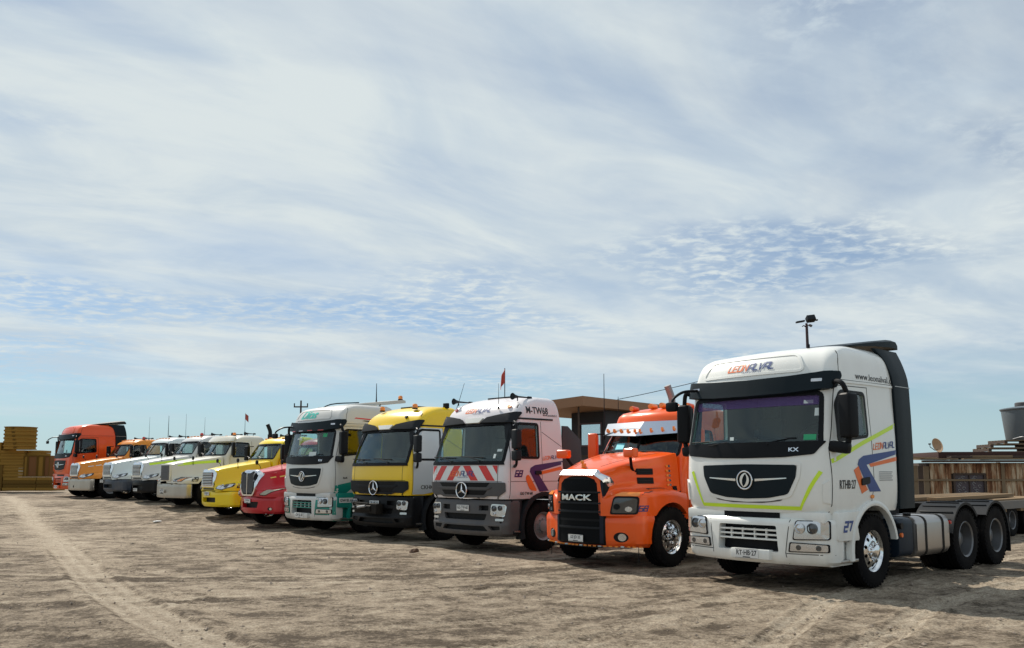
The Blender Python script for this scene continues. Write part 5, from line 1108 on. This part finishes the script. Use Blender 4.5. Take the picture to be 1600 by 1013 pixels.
def build_ground():
    def axis(parts):
        out = []
        for a, b, s in parts: out += list(np.arange(a, b - s * .5, s))
        return np.array(out + [parts[-1][1]])
    xs = axis([(-4000, -400, 900), (-400, -60, 40), (-60, -26, 1.2), (-26, -10, .14), (-10, 10, .042), (10, 18, .12), (18, 60, 1.5), (60, 400, 40), (400, 4000, 900)])
    ys = axis([(-400, -20, 60), (-20, 5, 2.0), (5, 7, .12), (7, 14, .036), (14, 22, .09), (22, 44, .2), (44, 90, 1.5), (90, 400, 25), (400, 8000, 950)])
    X, Y = np.meshgrid(xs, ys); nx, ny = len(xs), len(ys)
    near = sstep(45, 28, Y) * sstep(30, 20, np.abs(X))
    Z = terrain(X, Y) + near * (.030 * fbm(X * .35, Y * .35, 11, 3) + .012 * fbm(X * 1.6, Y * 1.9, 21, 3) + .008 * fbm(X * 5, Y * 6, 31, 3) + .008 * fbm(X * 11, Y * 13, 35, 2))
    th = .42 * sstep(-3, 7, X) - .12 * sstep(0, -8, X) + .5 * vnoise(X * .12, Y * .12, 7); XR = X * np.cos(th) + Y * np.sin(th); YR = -X * np.sin(th) + Y * np.cos(th)
    tone = .50 + .24 * fbm(X * .35, Y * .45, 41, 5) + .32 * fbm(XR * 1.6, YR * 3.2, 51, 5) + .30 * fbm(X * 5, Y * 5, 57, 3)
    Z += near * .006 * fbm(XR * .9, YR * 5.5, 53, 4)
    W = np.zeros_like(X); 
    for pts, w, dep, pale, tread in TRACKS:
        P = np.array(catmull(pts, 8))
        x0, x1 = P[:, 0].min() - 2, P[:, 0].max() + 2; y0, y1 = P[:, 1].min() - 2, P[:, 1].max() + 2
        jx = np.where((xs > x0) & (xs < x1))[0]; jy = np.where((ys > y0) & (ys < y1))[0]
        if not len(jx) or not len(jy): continue
        sl = np.s_[jy[0]:jy[-1] + 1, jx[0]:jx[-1] + 1]; x = X[sl]; y = Y[sl]
        best = np.full(x.shape, 9.0); side = np.zeros(x.shape); al = np.zeros(x.shape); acc = 0.0
        for a, b in zip(P[:-1], P[1:]):
            d = b - a; L = math.hypot(*d); d = d / L
            t = np.clip((x - a[0]) * d[0] + (y - a[1]) * d[1], 0, L); ex = x - a[0] - t * d[0]; ey = y - a[1] - t * d[1]; r = np.hypot(ex, ey); m = r < best
            best[m] = r[m]; side[m] = (ex * d[1] - ey * d[0])[m]; al[m] = (acc + t)[m]; acc += L
        wob = 1 + (.07 if pale > .9 else .22) * fbm(al * 1.3, side * 2, 61, 3)
        k = best / (w / 2 * wob); inside = sstep(1.08, .90, k); brim = np.exp(-((k - 1.25) / .28) ** 2)
        fade = np.clip((1.15 if pale > .75 else .85) + (.6 if pale > .75 else 1.3) * fbm(al * .35, side * 0 + w * 31, 71, 3), .0, 1)
        Z[sl] += near[sl] * fade * (-dep * inside + dep * .75 * brim * (1 + fbm(x * 6, y * 6, 81, 2)))
        groove = .5 + .5 * np.cos(side / w * 2 * math.pi * 2.5)
        Z[sl] += near[sl] * fade * inside * .012 * groove
        if tread > 0: Z[sl] += near[sl] * fade * inside * .016 * (np.cos((al + np.abs(side) * .6) / (tread * 1.8) * 2 * math.pi) > .1)
        tone[sl] += (1 - fade * inside * (.55 if pale > .3 else 0)) * 0 + (.5 - tone[sl]) * fade * inside * (.7 if pale > .9 else .5 if pale > .3 else 0) + fade * (.50 * pale * inside * (.45 + .55 * groove) + .15 * brim - .30 * abs(pale) * np.exp(-((k - .95) / .15) ** 2))
    # churned clods here and there
    cl = np.clip(fbm(X * .28, Y * .28, 91, 3) - .12, 0, 1) * 2.2; Z += near * cl * .020 * np.abs(fbm(X * 7, Y * 7, 95, 2)); tone -= cl * .10
    n = nx * ny; co = np.stack([X, Y, Z], -1).reshape(-1, 3).astype(np.float32)
    idx = np.arange(n).reshape(ny, nx); q = np.stack([idx[:-1, :-1], idx[:-1, 1:], idx[1:, 1:], idx[1:, :-1]], -1).reshape(-1, 4)
    me = bpy.data.meshes.new('ground'); me.vertices.add(n); me.vertices.foreach_set('co', co.ravel()); me.loops.add(q.size); me.loops.foreach_set('vertex_index', q.ravel().astype(np.int32))
    me.polygons.add(len(q)); me.polygons.foreach_set('loop_start', np.arange(0, q.size, 4, dtype=np.int32)); me.polygons.foreach_set('loop_total', np.full(len(q), 4, np.int32)); me.update(); me.validate()
    at = me.attributes.new('tone', 'FLOAT', 'POINT'); at.data.foreach_set('value', np.clip(tone, 0, 1).ravel().astype(np.float32))
    me.polygons.foreach_set('use_smooth', [True] * len(me.polygons))
    m = bpy.data.materials.new('packed_soil'); m.use_nodes = True; nt = m.node_tree; N = nt.nodes; L = nt.links; b = N['Principled BSDF']; b.inputs['Roughness'].default_value = .95; b.inputs['Specular IOR Level'].default_value = .15
    a = N.new('ShaderNodeAttribute'); a.attribute_name = 'tone'; ge = N.new('ShaderNodeNewGeometry')
    def nz(scale, det, sc=(1, 1, 1), rough=.6):
        mp = N.new('ShaderNodeMapping'); mp.inputs['Scale'].default_value = sc; L.new(ge.outputs['Position'], mp.inputs[0]); t = N.new('ShaderNodeTexNoise'); t.inputs['Scale'].default_value = scale; t.inputs['Detail'].default_value = det; t.inputs['Roughness'].default_value = rough
        L.new(mp.outputs[0], t.inputs['Vector']); return t.outputs['Fac']
    def ma(op, x, y, c=False):
        q_ = N.new('ShaderNodeMath'); q_.operation = op; q_.use_clamp = c
        for i, v in enumerate((x, y)):
            if isinstance(v, (int, float)): q_.inputs[i].default_value = v
            else: L.new(v, q_.inputs[i])
        return q_.outputs[0]
    n1 = nz(2.6, 10, (1, 1.1, 1), .72); n2 = nz(13, 10, (1, 1.3, 1), .82); n3 = nz(45, 5, (1, 1, 1), .7)
    s_ = ma('ADD', ma('MULTIPLY', a.outputs['Fac'], .85), ma('ADD', ma('MULTIPLY', ma('SUBTRACT', n1, .5), 1.1), ma('MULTIPLY', ma('SUBTRACT', n2, .5), 1.9)), True)
    r = N.new('ShaderNodeValToRGB'); L.new(s_, r.inputs[0]); e = r.color_ramp.elements; e[0].position = .20; e[0].color = (.125, .096, .069, 1); e[1].position = .86; e[1].color = (.58, .49, .378, 1)
    k = e.new(.40); k.color = (.315, .252, .185, 1); k = e.new(.58); k.color = (.44, .361, .270, 1)
    mx = N.new('ShaderNodeMix'); mx.data_type = 'RGBA'; mx.blend_type = 'MULTIPLY'; mx.inputs[0].default_value = 1.0; L.new(r.outputs[0], mx.inputs[6]); g2 = N.new('ShaderNodeValToRGB'); L.new(n3, g2.inputs[0]); g2.color_ramp.elements[0].position = .35; g2.color_ramp.elements[0].color = (.5, .5, .5, 1); g2.color_ramp.elements[1].position = .65; L.new(g2.outputs[0], mx.inputs[7])
    L.new(mx.outputs[2], b.inputs['Base Color'])
    h = ma('ADD', ma('MULTIPLY', n1, .5), ma('ADD', ma('MULTIPLY', n2, .5), ma('MULTIPLY', n3, .25))); bp = N.new('ShaderNodeBump'); bp.inputs['Strength'].default_value = .9; bp.inputs['Distance'].default_value = .08; L.new(h, bp.inputs['Height']); L.new(bp.outputs[0], b.inputs['Normal'])
    me.materials.append(m); o = bpy.data.objects.new('ground', me); COL.objects.link(o); o['kind'] = 'structure'
    return o
ground = build_ground()
GBVH = None
def gz(x, y): return float(terrain(x, y))
def stones():
    """loose gravel and clods too many to count"""
    rng = random.Random(5); vs = []; fs = []
    base = [(1, 0, 0), (-1, 0, 0), (0, 1, 0), (0, -1, 0), (0, 0, .8), (0, 0, -.8)]; bf = [(0, 2, 4), (2, 1, 4), (1, 3, 4), (3, 0, 4), (2, 0, 5), (1, 2, 5), (3, 1, 5), (0, 3, 5)]
    for i in range(4500):
        y = 6.5 + 22 * rng.random() ** 1.6; x = rng.uniform(-.72, .72) * y; r = .007 + .018 * rng.random() ** 3 + (.025 if rng.random() < .012 else 0); n = len(vs); z = gz(x, y) + r * .15
        for p in base: vs.append((x + p[0] * r * rng.uniform(.6, 1.4), y + p[1] * r * rng.uniform(.6, 1.4), z + p[2] * r * rng.uniform(.5, 1.1)))
        fs += [tuple(n + k for k in f) for f in bf]
    me = bpy.data.meshes.new('gravel'); me.from_pydata(vs, [], fs); o = put('gravel', me, pbr('gravel_stone', (.26, .21, .165), .95), None, None); o['kind'] = 'stuff'; o['label'] = 'loose gravel and clods scattered on the dirt yard'
stones()
def clod(x, y, r, label, mat, sq=(1, .6, .5)):
    g = G(); bmesh.ops.create_icosphere(g.bm, subdivisions=2, radius=1); rng = random.Random(int(x * 100))
    for v in g.bm.verts: v.co = Vector((v.co.x * r * sq[0], v.co.y * r * sq[1], v.co.z * r * sq[2])) * rng.uniform(.8, 1.2)
    o = g.obj('stone' if 'stone' in label else 'litter', mat, None, None); o.location = (x, y, gz(x, y) + r * .25); o.rotation_euler = (0, 0, x); tag(o, label, 'stone' if 'stone' in label else 'litter')
clod(-2.02, 17.6, .12, 'brown stone lying on the dirt ahead of the chevron truck', pbr('brown_stone', (.12, .07, .045), .9), (1.3, .5, .45))
clod(-11.3, 27.1, .12, 'scrap of white litter on the dirt before the yellow bonneted truck', pbr('litter_white', (.7, .7, .68), .8), (1.6, .6, .25))
# ------------------------------------------------------------------ yard background
WOOD = pbr('weathered_timber', (.19, .14, .09), .9, dust=.2, spec=.1, bump=.4, bscale=25); WOODD = pbr('dark_timber', (.06, .04, .03), .85, bump=.3); PLANK = pbr('fresh_plank', (.22, .155, .095), .9, bump=.3, bscale=20, spec=.1)
def rust_boards():
    m = bpy.data.materials.new('rusty_sheet'); m.use_nodes = True; nt = m.node_tree; N = nt.nodes; L = nt.links; b = N['Principled BSDF']; b.inputs['Roughness'].default_value = .85
    ge = N.new('ShaderNodeNewGeometry'); mp = N.new('ShaderNodeMapping'); mp.inputs['Scale'].default_value = (2.6, 2.6, .32); L.new(ge.outputs['Position'], mp.inputs[0])
    n = N.new('ShaderNodeTexNoise'); n.inputs['Scale'].default_value = 2.0; n.inputs['Detail'].default_value = 8; n.inputs['Roughness'].default_value = .65; L.new(mp.outputs[0], n.inputs['Vector'])
    r = N.new('ShaderNodeValToRGB'); L.new(n.outputs['Fac'], r.inputs[0]); e = r.color_ramp.elements; e[0].position = .40; e[0].color = (.12, .045, .016, 1); e[1].position = .60; e[1].color = (.52, .42, .29, 1); k = e.new(.48); k.color = (.26, .13, .06, 1)
    L.new(r.outputs[0], b.inputs['Base Color']); return m
RUST = rust_boards()
# shed of upright rusty sheets
SH = empty('shed', (16.3, 33.0, -.05), R(-6), 'low shed clad in rusty upright sheets behind the trailer', 'shed')
rng = random.Random(3); x = 0.0; boards = {}
win = (.90, 2.00)
while x < 11.5:
    w = rng.choice((.16, .19, .22)); 
    spans = [(0.0, 2.05 + rng.uniform(-.03, .03))] if not (x + w > win[0] and x < win[1]) else [(0.0, .70), (1.64, 2.05)]
    for z0, z1 in spans: G().box((x + w / 2, rng.uniform(-.012, .012), (z0 + z1) / 2), (w - .012, .03, z1 - z0), .004).obj('board', RUST, SH)
    x += w
wf = G(); 
for a, b_, c, d in ((win[0] - .05, win[0] + .02, .66, 1.66), (win[1] - .02, win[1] + .05, .66, 1.66), (win[0] + .02, win[1] - .02, .66, .72), (win[0] + .02, win[1] - .02, 1.60, 1.66), (1.435, 1.465, .72, 1.60)): wf.bb(a, b_, -.06, .03, c, d)
wf = wf.obj('window', WOODD, SH); lace = pbr('patterned_curtain', (.055, .04, .05), .5)
G().bb(win[0] + .02, 1.435, 0, .01, .72, 1.60).obj('pane', lace, wf); G().bb(1.465, win[1] - .02, 0, .01, .72, 1.60).obj('pane', lace, wf)
lc = G(); rr = random.Random(8)
for cx in (1.18, 1.73):
    for k in range(9):
        px, pz = cx + rr.uniform(-.14, .14), .82 + k * .085; lc.tube([(px + .05 * math.cos(a) * (1 + .3 * math.sin(3 * a)), -.012, pz + .05 * math.sin(a)) for a in np.arange(0, 5.2, .5)], .006, 4)
lc.obj('lace_pattern', pbr('lace', (.4, .4, .4), .8), wf)
G().bb(-1.6, 11.5, -.07, -.02, 1.36, 1.43).obj('wall_rail', WOOD, SH); G().bb(2.62, 2.74, -.08, -.02, 0, 2.05).obj('wall_post', WOOD, SH); G().bb(7.3, 7.42, -.08, -.02, 0, 2.05).obj('wall_post', WOOD, SH)
G().bb(-.25, 11.6, -.32, .12, 2.08, 2.16, .01).obj('wall_plate', WOODD, SH); G().bb(-.1, 11.5, .05, 5.0, 0, 2.06).obj('wall_core', WOODD, SH)
for k in range(9):
    G().box((.4 + k * 1.3 + rng.uniform(-.1, .1), .3, 2.21 + rng.uniform(-.01, .01)), (1.25, 1.3, .045), .008, Matrix.Rotation(R(rng.uniform(-1.2, 1.2)), 3, 'Y')).obj('roof_sheet', WOOD, SH)
G().bb(.55, 11.0, .5, 4.8, 2.24, 2.50, .01).obj('roof_kerb', pbr('dark_red_timber', (.045, .018, .014), .85), SH)
for k in range(8): G().bb(-1.7 + k * .21, -1.7 + k * .21 + .195, -.03, 0.0, 0, 2.0 - .01 * k).obj('board', WOOD if k % 3 else WOODD, SH)
G().box((-.75, -.12, 2.26), (1.9, .40, .06), .01, Matrix.Rotation(R(1.5), 3, 'Y')).obj('roof_sheet', PLANK, SH)
def shed_pt(x, y, z): return SH.matrix_basis @ Vector((x, y, z)) if False else Vector((16.3 + x * math.cos(R(-6)) - y * math.sin(R(-6)), 33.0 + x * math.sin(R(-6)) + y * math.cos(R(-6)), z - .05))
for k in range(7):
    b = G().box((0, 0, .05), (rng.uniform(.9, 2.2), rng.uniform(.12, .3), rng.uniform(.05, .10)), .006).obj('scrap_board', WOOD if k % 2 else WOODD, None); b.location = shed_pt(1.2 + k * 1.25, .15 + .2 * (k % 3), 2.245 if k % 3 < 1 else 2.255); b.rotation_euler = (0, 0, R(-6 + rng.uniform(-14, 14)))
    tag(b, ['loose board at the left end of the shed roof', 'second loose board from the left on the shed roof', 'third loose board from the left on the shed roof', 'fourth loose board from the left on the shed roof', 'fifth loose board on the shed roof below the water tank', 'sixth loose board on the shed roof below the water tank', 'rightmost loose board on the shed roof'][k], 'board', 'loose boards on the shed roof')
# pallets and the water tank on the roof
def pallet(x, y, z, w, d, label, rz):
    P = empty('pallet', shed_pt(x, y, z), rz, label, 'pallet', 'pallets under the water tank')
    for k in range(6): G().bb(-w / 2, w / 2, -d / 2 + k * d / 5.4, -d / 2 + k * d / 5.4 + .10, .13, .155).obj('slat', WOOD, P)
    for k in range(3): G().bb(-w / 2 + k * (w - .12) / 2, -w / 2 + .12 + k * (w - .12) / 2, -d / 2, d / 2, .03, .13).obj('bearer', WOODD, P)
    for k in (0, 2.7, 5.4): G().bb(-w / 2, w / 2, -d / 2 + k * (d - .1) / 5.4, -d / 2 + k * (d - .1) / 5.4 + .10, 0, .028).obj('bottom_slat', WOOD, P)
pallet(4.4, 1.6, 2.50, 3.6, 1.4, 'wide grey pallet at the bottom under the water tank', R(-5)); pallet(4.3, 1.6, 2.66, 3.1, 1.4, 'middle pallet under the water tank', R(-8)); pallet(4.5, 1.6, 2.82, 2.6, 1.3, 'short top pallet right under the water tank', R(-3))
g = G(); g.lathe([(.001, 0), (.98, 0), (1.0, .03), (1.12, 1.20), (1.15, 1.24), (1.17, 1.25), (1.17, 1.29), (1.10, 1.31), (.7, 1.38), (.35, 1.42), (.001, 1.42)], (0, 0, 0), 'z', 40); WT = g.obj('water_tank', pbr('tank_grey_plastic', (.10, .125, .145), .45, dust=.1), None, 30); WT.location = shed_pt(4.75, 1.7, 2.98); tag(WT, 'dark grey round water tank on pallets above the shed', 'water tank')
G().lathe([(.40, 1.40), (.40, 1.52), (.36, 1.55), (.001, 1.58)], (-.25, 0, 0), 'z', 20).obj('lid', M_GREY, WT)
G().tube(catmull([(-1.0, -.25, .05), (-.9, -.75, .12), (-.6, -.9, .03), (-.3, -1.0, .05)], 5), .02, 6).obj('outlet_hose', M_STEEL, WT)
# satellite dish
D = empty('satellite_dish', shed_pt(.55, .4, 2.48), R(25), 'small rusty satellite dish on the shed roof', 'satellite dish')
g = G(); g.lathe([(.001, 0), (.10, .006), (.20, .028), (.29, .06), (.29, .075), (.20, .043), (.10, .02), (.001, .014)], (0, 0, 0), 'y', 24); d_ = g.obj('reflector', pbr('dish_tan', (.42, .30, .20), .7), D); d_.location = (0, 0, .30); d_.rotation_euler = (R(-18), 0, R(75))
g = G(); g.tube([(-.04, .04, .10), (-.22, .02, .08), (-.50, 0, .20), (-.52, 0, .30)], .014, 6); g.box((-.52, 0, .32), (.06, .09, .05), .01); g.obj('feed_arm', M_FRAME, D); G().tube([(.07, 0.06, 0), (.07, .06, .3)], .02, 8).obj('mast', M_FRAME, D)
# low-bed trailer parked beside the nearest truck
TR = empty('trailer', (12.45, 23.5, -.06), R(-49), 'flat low-bed trailer loaded with tan planks behind the nearest truck', 'trailer')
for s in (-1, 1): G().bb(s * 1.2, s * 1.12, -7, 3.4, .74, .95).obj('side_beam', pbr('trailer_grey', (.14, .13, .12), .7, dust=.3), TR)
G().bb(-1.1, 1.1, -7, 3.4, .84, .94).obj('deck', WOODD, TR)
for k in range(4): G().box((-.85 + k * .56, -1.6 + .12 * k, .97), (.54, 10.3 - .3 * k, .05), .006).obj('deck_plank', PLANK, TR)
for y in (-.9, .35, 1.6): 
    for s in (-1, 1): wheel(TR, s * 1.02, y, 'rear', s, True, z=.43, R_=.43)
    axle(TR, y, .43); 
for k, y in enumerate((-1.55, -.28, .98, 2.3)): G().bb(.7, 1.19, y - .11, y + .11, .66, .945, .01).obj('deck_bracket', PLANK, TR)
for k in range(4):
    b = G().box((0, 0, .08), (.22, 7.0 - k * .4, .09), .006).obj('timber', PLANK if k % 2 else WOOD, None); b.location = (12.5 + k * .26 - 1.1, 23.0 - k * .28 + .2, .915); b.rotation_euler = (0, 0, R(-49 + k * .8)); tag(b, ['thick tan timber lying along the near edge of the trailer', 'second tan timber from the near edge of the trailer', 'third tan timber from the near edge of the trailer', 'tan timber farthest across the trailer deck'][3 - k], 'timber', 'timbers on the trailer')
# guard cabin with broad eaves
KX0, KY0 = 2.53, 30.0; ang = math.atan2(.75, .66)
CB = empty('cabin', (KX0, KY0, 0), ang, 'dark raised cabin with broad brown eaves behind the orange truck', 'cabin')
fas = pbr('brown_fascia', (.30, .155, .08), .7, bump=.2, bscale=8); wallm = pbr('dark_cabin_wall', (.020, .018, .022), .7)
def rz_(x, y): return 4.37 - .10 * y / 1.6 + 0 * x
g = G(); Q = [(0, 0), (7.2, 0), (7.2, 3.2), (0, 3.2)]
g.mesh([(x, y, 4.37 - .05 * y) for x, y in Q] + [(x, y, 4.02 - .05 * y) for x, y in Q], [(0, 1, 2, 3), (7, 6, 5, 4), (0, 4, 5, 1), (1, 5, 6, 2), (2, 6, 7, 3), (3, 7, 4, 0)]); g.obj('roof', fas, CB, None)
G().box((3.6, 1.6, 4.32), (7.26, 3.26, .03), 0, Matrix.Rotation(R(-2.86), 3, 'X')).obj('roof_felt', WOODD, CB) if False else None
y0, y1, x0, x1 = .35, 1.9, 1.83, 6.8
def wall(a, b, c, d, e, f): G().bb(a, b, c, d, e, f).obj('wall_panel', wallm, CB)
zt = 3.93; plum = pbr('plum_frame', (.09, .05, .055), .6); clear = glass('clear_pane', (.9, .92, .93))
wall(x0, x0 + .08, y0, y0 + .12, 2.3, zt); wall(x0, x0 + .08, y1 - .35, y1, 2.3, zt); wall(x0, x0 + .08, y0 + .12, y1 - .35, 2.3, 2.62); wall(x0, x0 + .08, y0 + .12, y1 - .35, 3.52, zt)
wn = G(); a0, a1 = y0 + .12, y1 - .35
for a, b_, c, d in ((a0, a0 + .06, 2.62, 3.52), (a1 - .06, a1, 2.62, 3.52), (a0 + .06, a1 - .06, 2.62, 2.68), (a0 + .06, a1 - .06, 3.46, 3.52)): wn.bb(x0 - .03, x0 + .10, a, b_, c, d)
wn = wn.obj('window', plum, CB); G().bb(x0 + .02, x0 + .03, a0 + .06, a1 - .06, 2.68, 3.46).obj('pane', clear, wn)
wall(x0 + .09, x1, y0, y0 + .08, 2.3, zt + .05); wall(x1 - .08, x1, y0 + .08, y1 - .08, 2.3, zt)
wall(x0 + .09, x0 + .20, y1 - .08, y1, 2.3, zt - .02); wall(x0 + .20, x0 + 2.6, y1 - .08, y1, 2.3, 2.55); wall(x0 + .20, x0 + 2.6, y1 - .08, y1, 3.6, zt - .02); wall(x0 + 2.6, x1 - .08, y1 - .08, y1, 2.3, zt - .02)
G().bb(x0 + .20, x0 + 2.6, y1 - .05, y1 - .04, 2.55, 3.6).obj('pane', clear, CB)
G().bb(x0, x1, y0, y1, 2.2, 2.3).obj('floor', WOODD, CB); G().bb(x0, x1, y0 + .05, y1 - .05, 0, 2.2).obj('base', pbr('base_container', (.05, .045, .045), .7), CB)
G().tube([(.22, .35, 0), (.22, .35, 4.0)], .035, 8).obj('eave_post', WOODD, CB); G().tube([(7.0, .35, 0), (7.0, .35, 4.0)], .035, 8).obj('eave_post', WOODD, CB)
# flood light pole
FP = empty('floodlight_pole', (10.64, 30.0, 0), 0, 'thin dark pole with floodlights above the nearest truck', 'light pole')
G().tube([(0, 0, 0), (0, 0, 7.0)], [.05, .04], 10).obj('pole', pbr('dark_red_steel', (.05, .018, .02), .6), FP)
g = G(); g.box((-.22, 0, 7.06), (.30, .16, .06), .01, Matrix.Rotation(R(-10), 3, 'Y')); g.box((.14, -.05, 7.16), (.30, .22, .20), .02, Matrix.Rotation(R(-28), 3, 'X') @ Matrix.Rotation(R(-8), 3, 'Y')); g.box((.34, 0, 7.12), (.14, .10, .05), .01); g.obj('floodlight', M_DARK, FP)
g = G(); g.box((.14, .0, 6.92), (.12, .10, .07), .01, Matrix.Rotation(R(25), 3, 'Y')); g.tube([(-.02, 0, 6.95), (.12, 0, 6.93)], .015, 6); g.tube([(0, 0, 6.85), (-.10, 0, 6.92), (-.16, -.02, 6.88)], .02, 6); g.obj('camera_bracket', M_GREY, FP)
# overhead cable from the cabin to the pole
g = G(); A = Vector((3.95, 31.4, 4.36)); B = Vector((10.64, 30.0, 6.05)); g.tube([A.lerp(B, k / 16) - Vector((0, 0, .5 * (k / 16) * (1 - k / 16))) for k in range(17)], .012, 5); tag(g.obj('cable', M_FRAME, None), 'overhead cable rising from the cabin roof behind the trucks', 'cable')
# far utility pole
UP = empty('utility_pole', (-15.1, 60, .4), 0, 'distant utility pole with crossarm showing above the teal truck', 'utility pole')
G().tube([(0, 0, 0), (0, 0, 6.35)], [.10, .06], 8).obj('pole', WOODD, UP); g = G(); g.bb(-.5, .5, -.05, .05, 5.85, 5.94); g.obj('crossarm', WOODD, UP)
for xx in (-.47, .47): G().tube([(xx, 0, 5.94), (xx, 0, 6.15)], .04, 8).obj('insulator', M_DARK, UP)
# ochre formwork stacked at the far left
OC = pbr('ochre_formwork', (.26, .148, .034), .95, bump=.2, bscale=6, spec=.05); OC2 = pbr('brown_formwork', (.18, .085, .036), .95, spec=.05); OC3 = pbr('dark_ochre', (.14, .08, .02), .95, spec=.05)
YD = 50.0; S_ = YD / 1314
def wx(px): return (px - 800) * S_
def wz(py): return 1.65 + (738 - py) * S_
for k in range(6):
    g = G(); z0 = wz(703) + k * (wz(668) - wz(703)) / 6; h = (wz(668) - wz(703)) / 6
    g.lathe([(.78, 0), (.88, 0), (.88, .04), (.83, .05), (.83, h - .05), (.88, h - .04), (.88, h), (.78, h), (.78, 0)], (0, 0, 0), 'z', 28); rg = g.obj('formwork_ring', OC if k % 2 else pbr('ochre_formwork_b', (.30, .168, .038), .95, spec=.05), None, 30); rg.location = (wx(33), YD, z0)
    G().box((.2 - .04 * k, -.86, h / 2), (.16, .04, .08), .01).obj('clamp_plate', OC3, rg)
    tag(rg, ['lowest ochre steel ring in the tall round stack', 'second ochre ring from the bottom of the round stack', 'third ochre ring from the bottom of the round stack', 'third ochre ring from the top of the round stack', 'second ochre ring from the top of the round stack', 'topmost ochre ring of the tall round stack'][k], 'formwork', 'rings of the round stack')
def fbox(px0, px1, py0, py1, y, d, label, mat, ribs=0, axis='h'):
    x0, x1, z0, z1 = wx(px0), wx(px1), wz(py1), wz(py0)
    e = empty('formwork_stack' if ribs else 'formwork_block', ((x0 + x1) / 2, y, z0), 0, label, 'formwork', 'formwork stacked at the far left'); w = x1 - x0; h = z1 - z0
    if not ribs:
        G().bb(-w / 2, w / 2, .02, d, 0, h, .01).obj('panel_body', mat, e)
        for a, b_, c, f in ((-w / 2, w / 2, 0, .05), (-w / 2, w / 2, h - .05, h)): G().bb(a, b_, -.02, .018, c, f).obj('panel_rim', OC3, e)
        for xx in (-w / 2 + .02, w / 2 - .02): G().bb(xx - .02, xx + .02, -.02, .018, .051, h - .051).obj('panel_rim', OC3, e)
    else:
        for k in range(ribs):
            if axis == 'h': G().bb(-w / 2 + .01 * (k % 2), w / 2 - .015 * ((k + 1) % 2), .03 * (k % 2), d, k * h / ribs, (k + 1) * h / ribs - .012, .010).obj('beam', mat if k % 3 else OC, e)
            else: G().bb(-w / 2 + k * w / ribs, -w / 2 + (k + 1) * w / ribs - .02, .03 * (k % 2), d, 0, h, .012).obj('beam', mat if k % 2 else OC3, e)
fbox(-60, 10, 692, 727.4, YD - .4, 1.6, 'upright ochre bundle at the left edge beside the round stack', OC, 8, 'v')
fbox(10.5, 47, 704, 745.2, YD - .46, 1.8, 'ribbed ochre stack right under the round rings', OC, 9)
fbox(47.5, 68, 704, 712.3, YD - .2, 1.2, 'small ochre bundle topping the upright panels', OC, 2)
for a, b_, m_, l in ((47.5, 53.5, OC, 'narrow ochre upright panel next to the ribbed stack'), (54, 68.5, OC2, 'brown upright panel in the middle of the stacks'), (69, 78.5, OC, 'ochre upright panel right of the brown one'), (79, 88, OC2, 'brown upright panel closest to the orange-red truck')): fbox(a, b_, 712.5, 745.2, YD - .48, 1.2, l, m_)
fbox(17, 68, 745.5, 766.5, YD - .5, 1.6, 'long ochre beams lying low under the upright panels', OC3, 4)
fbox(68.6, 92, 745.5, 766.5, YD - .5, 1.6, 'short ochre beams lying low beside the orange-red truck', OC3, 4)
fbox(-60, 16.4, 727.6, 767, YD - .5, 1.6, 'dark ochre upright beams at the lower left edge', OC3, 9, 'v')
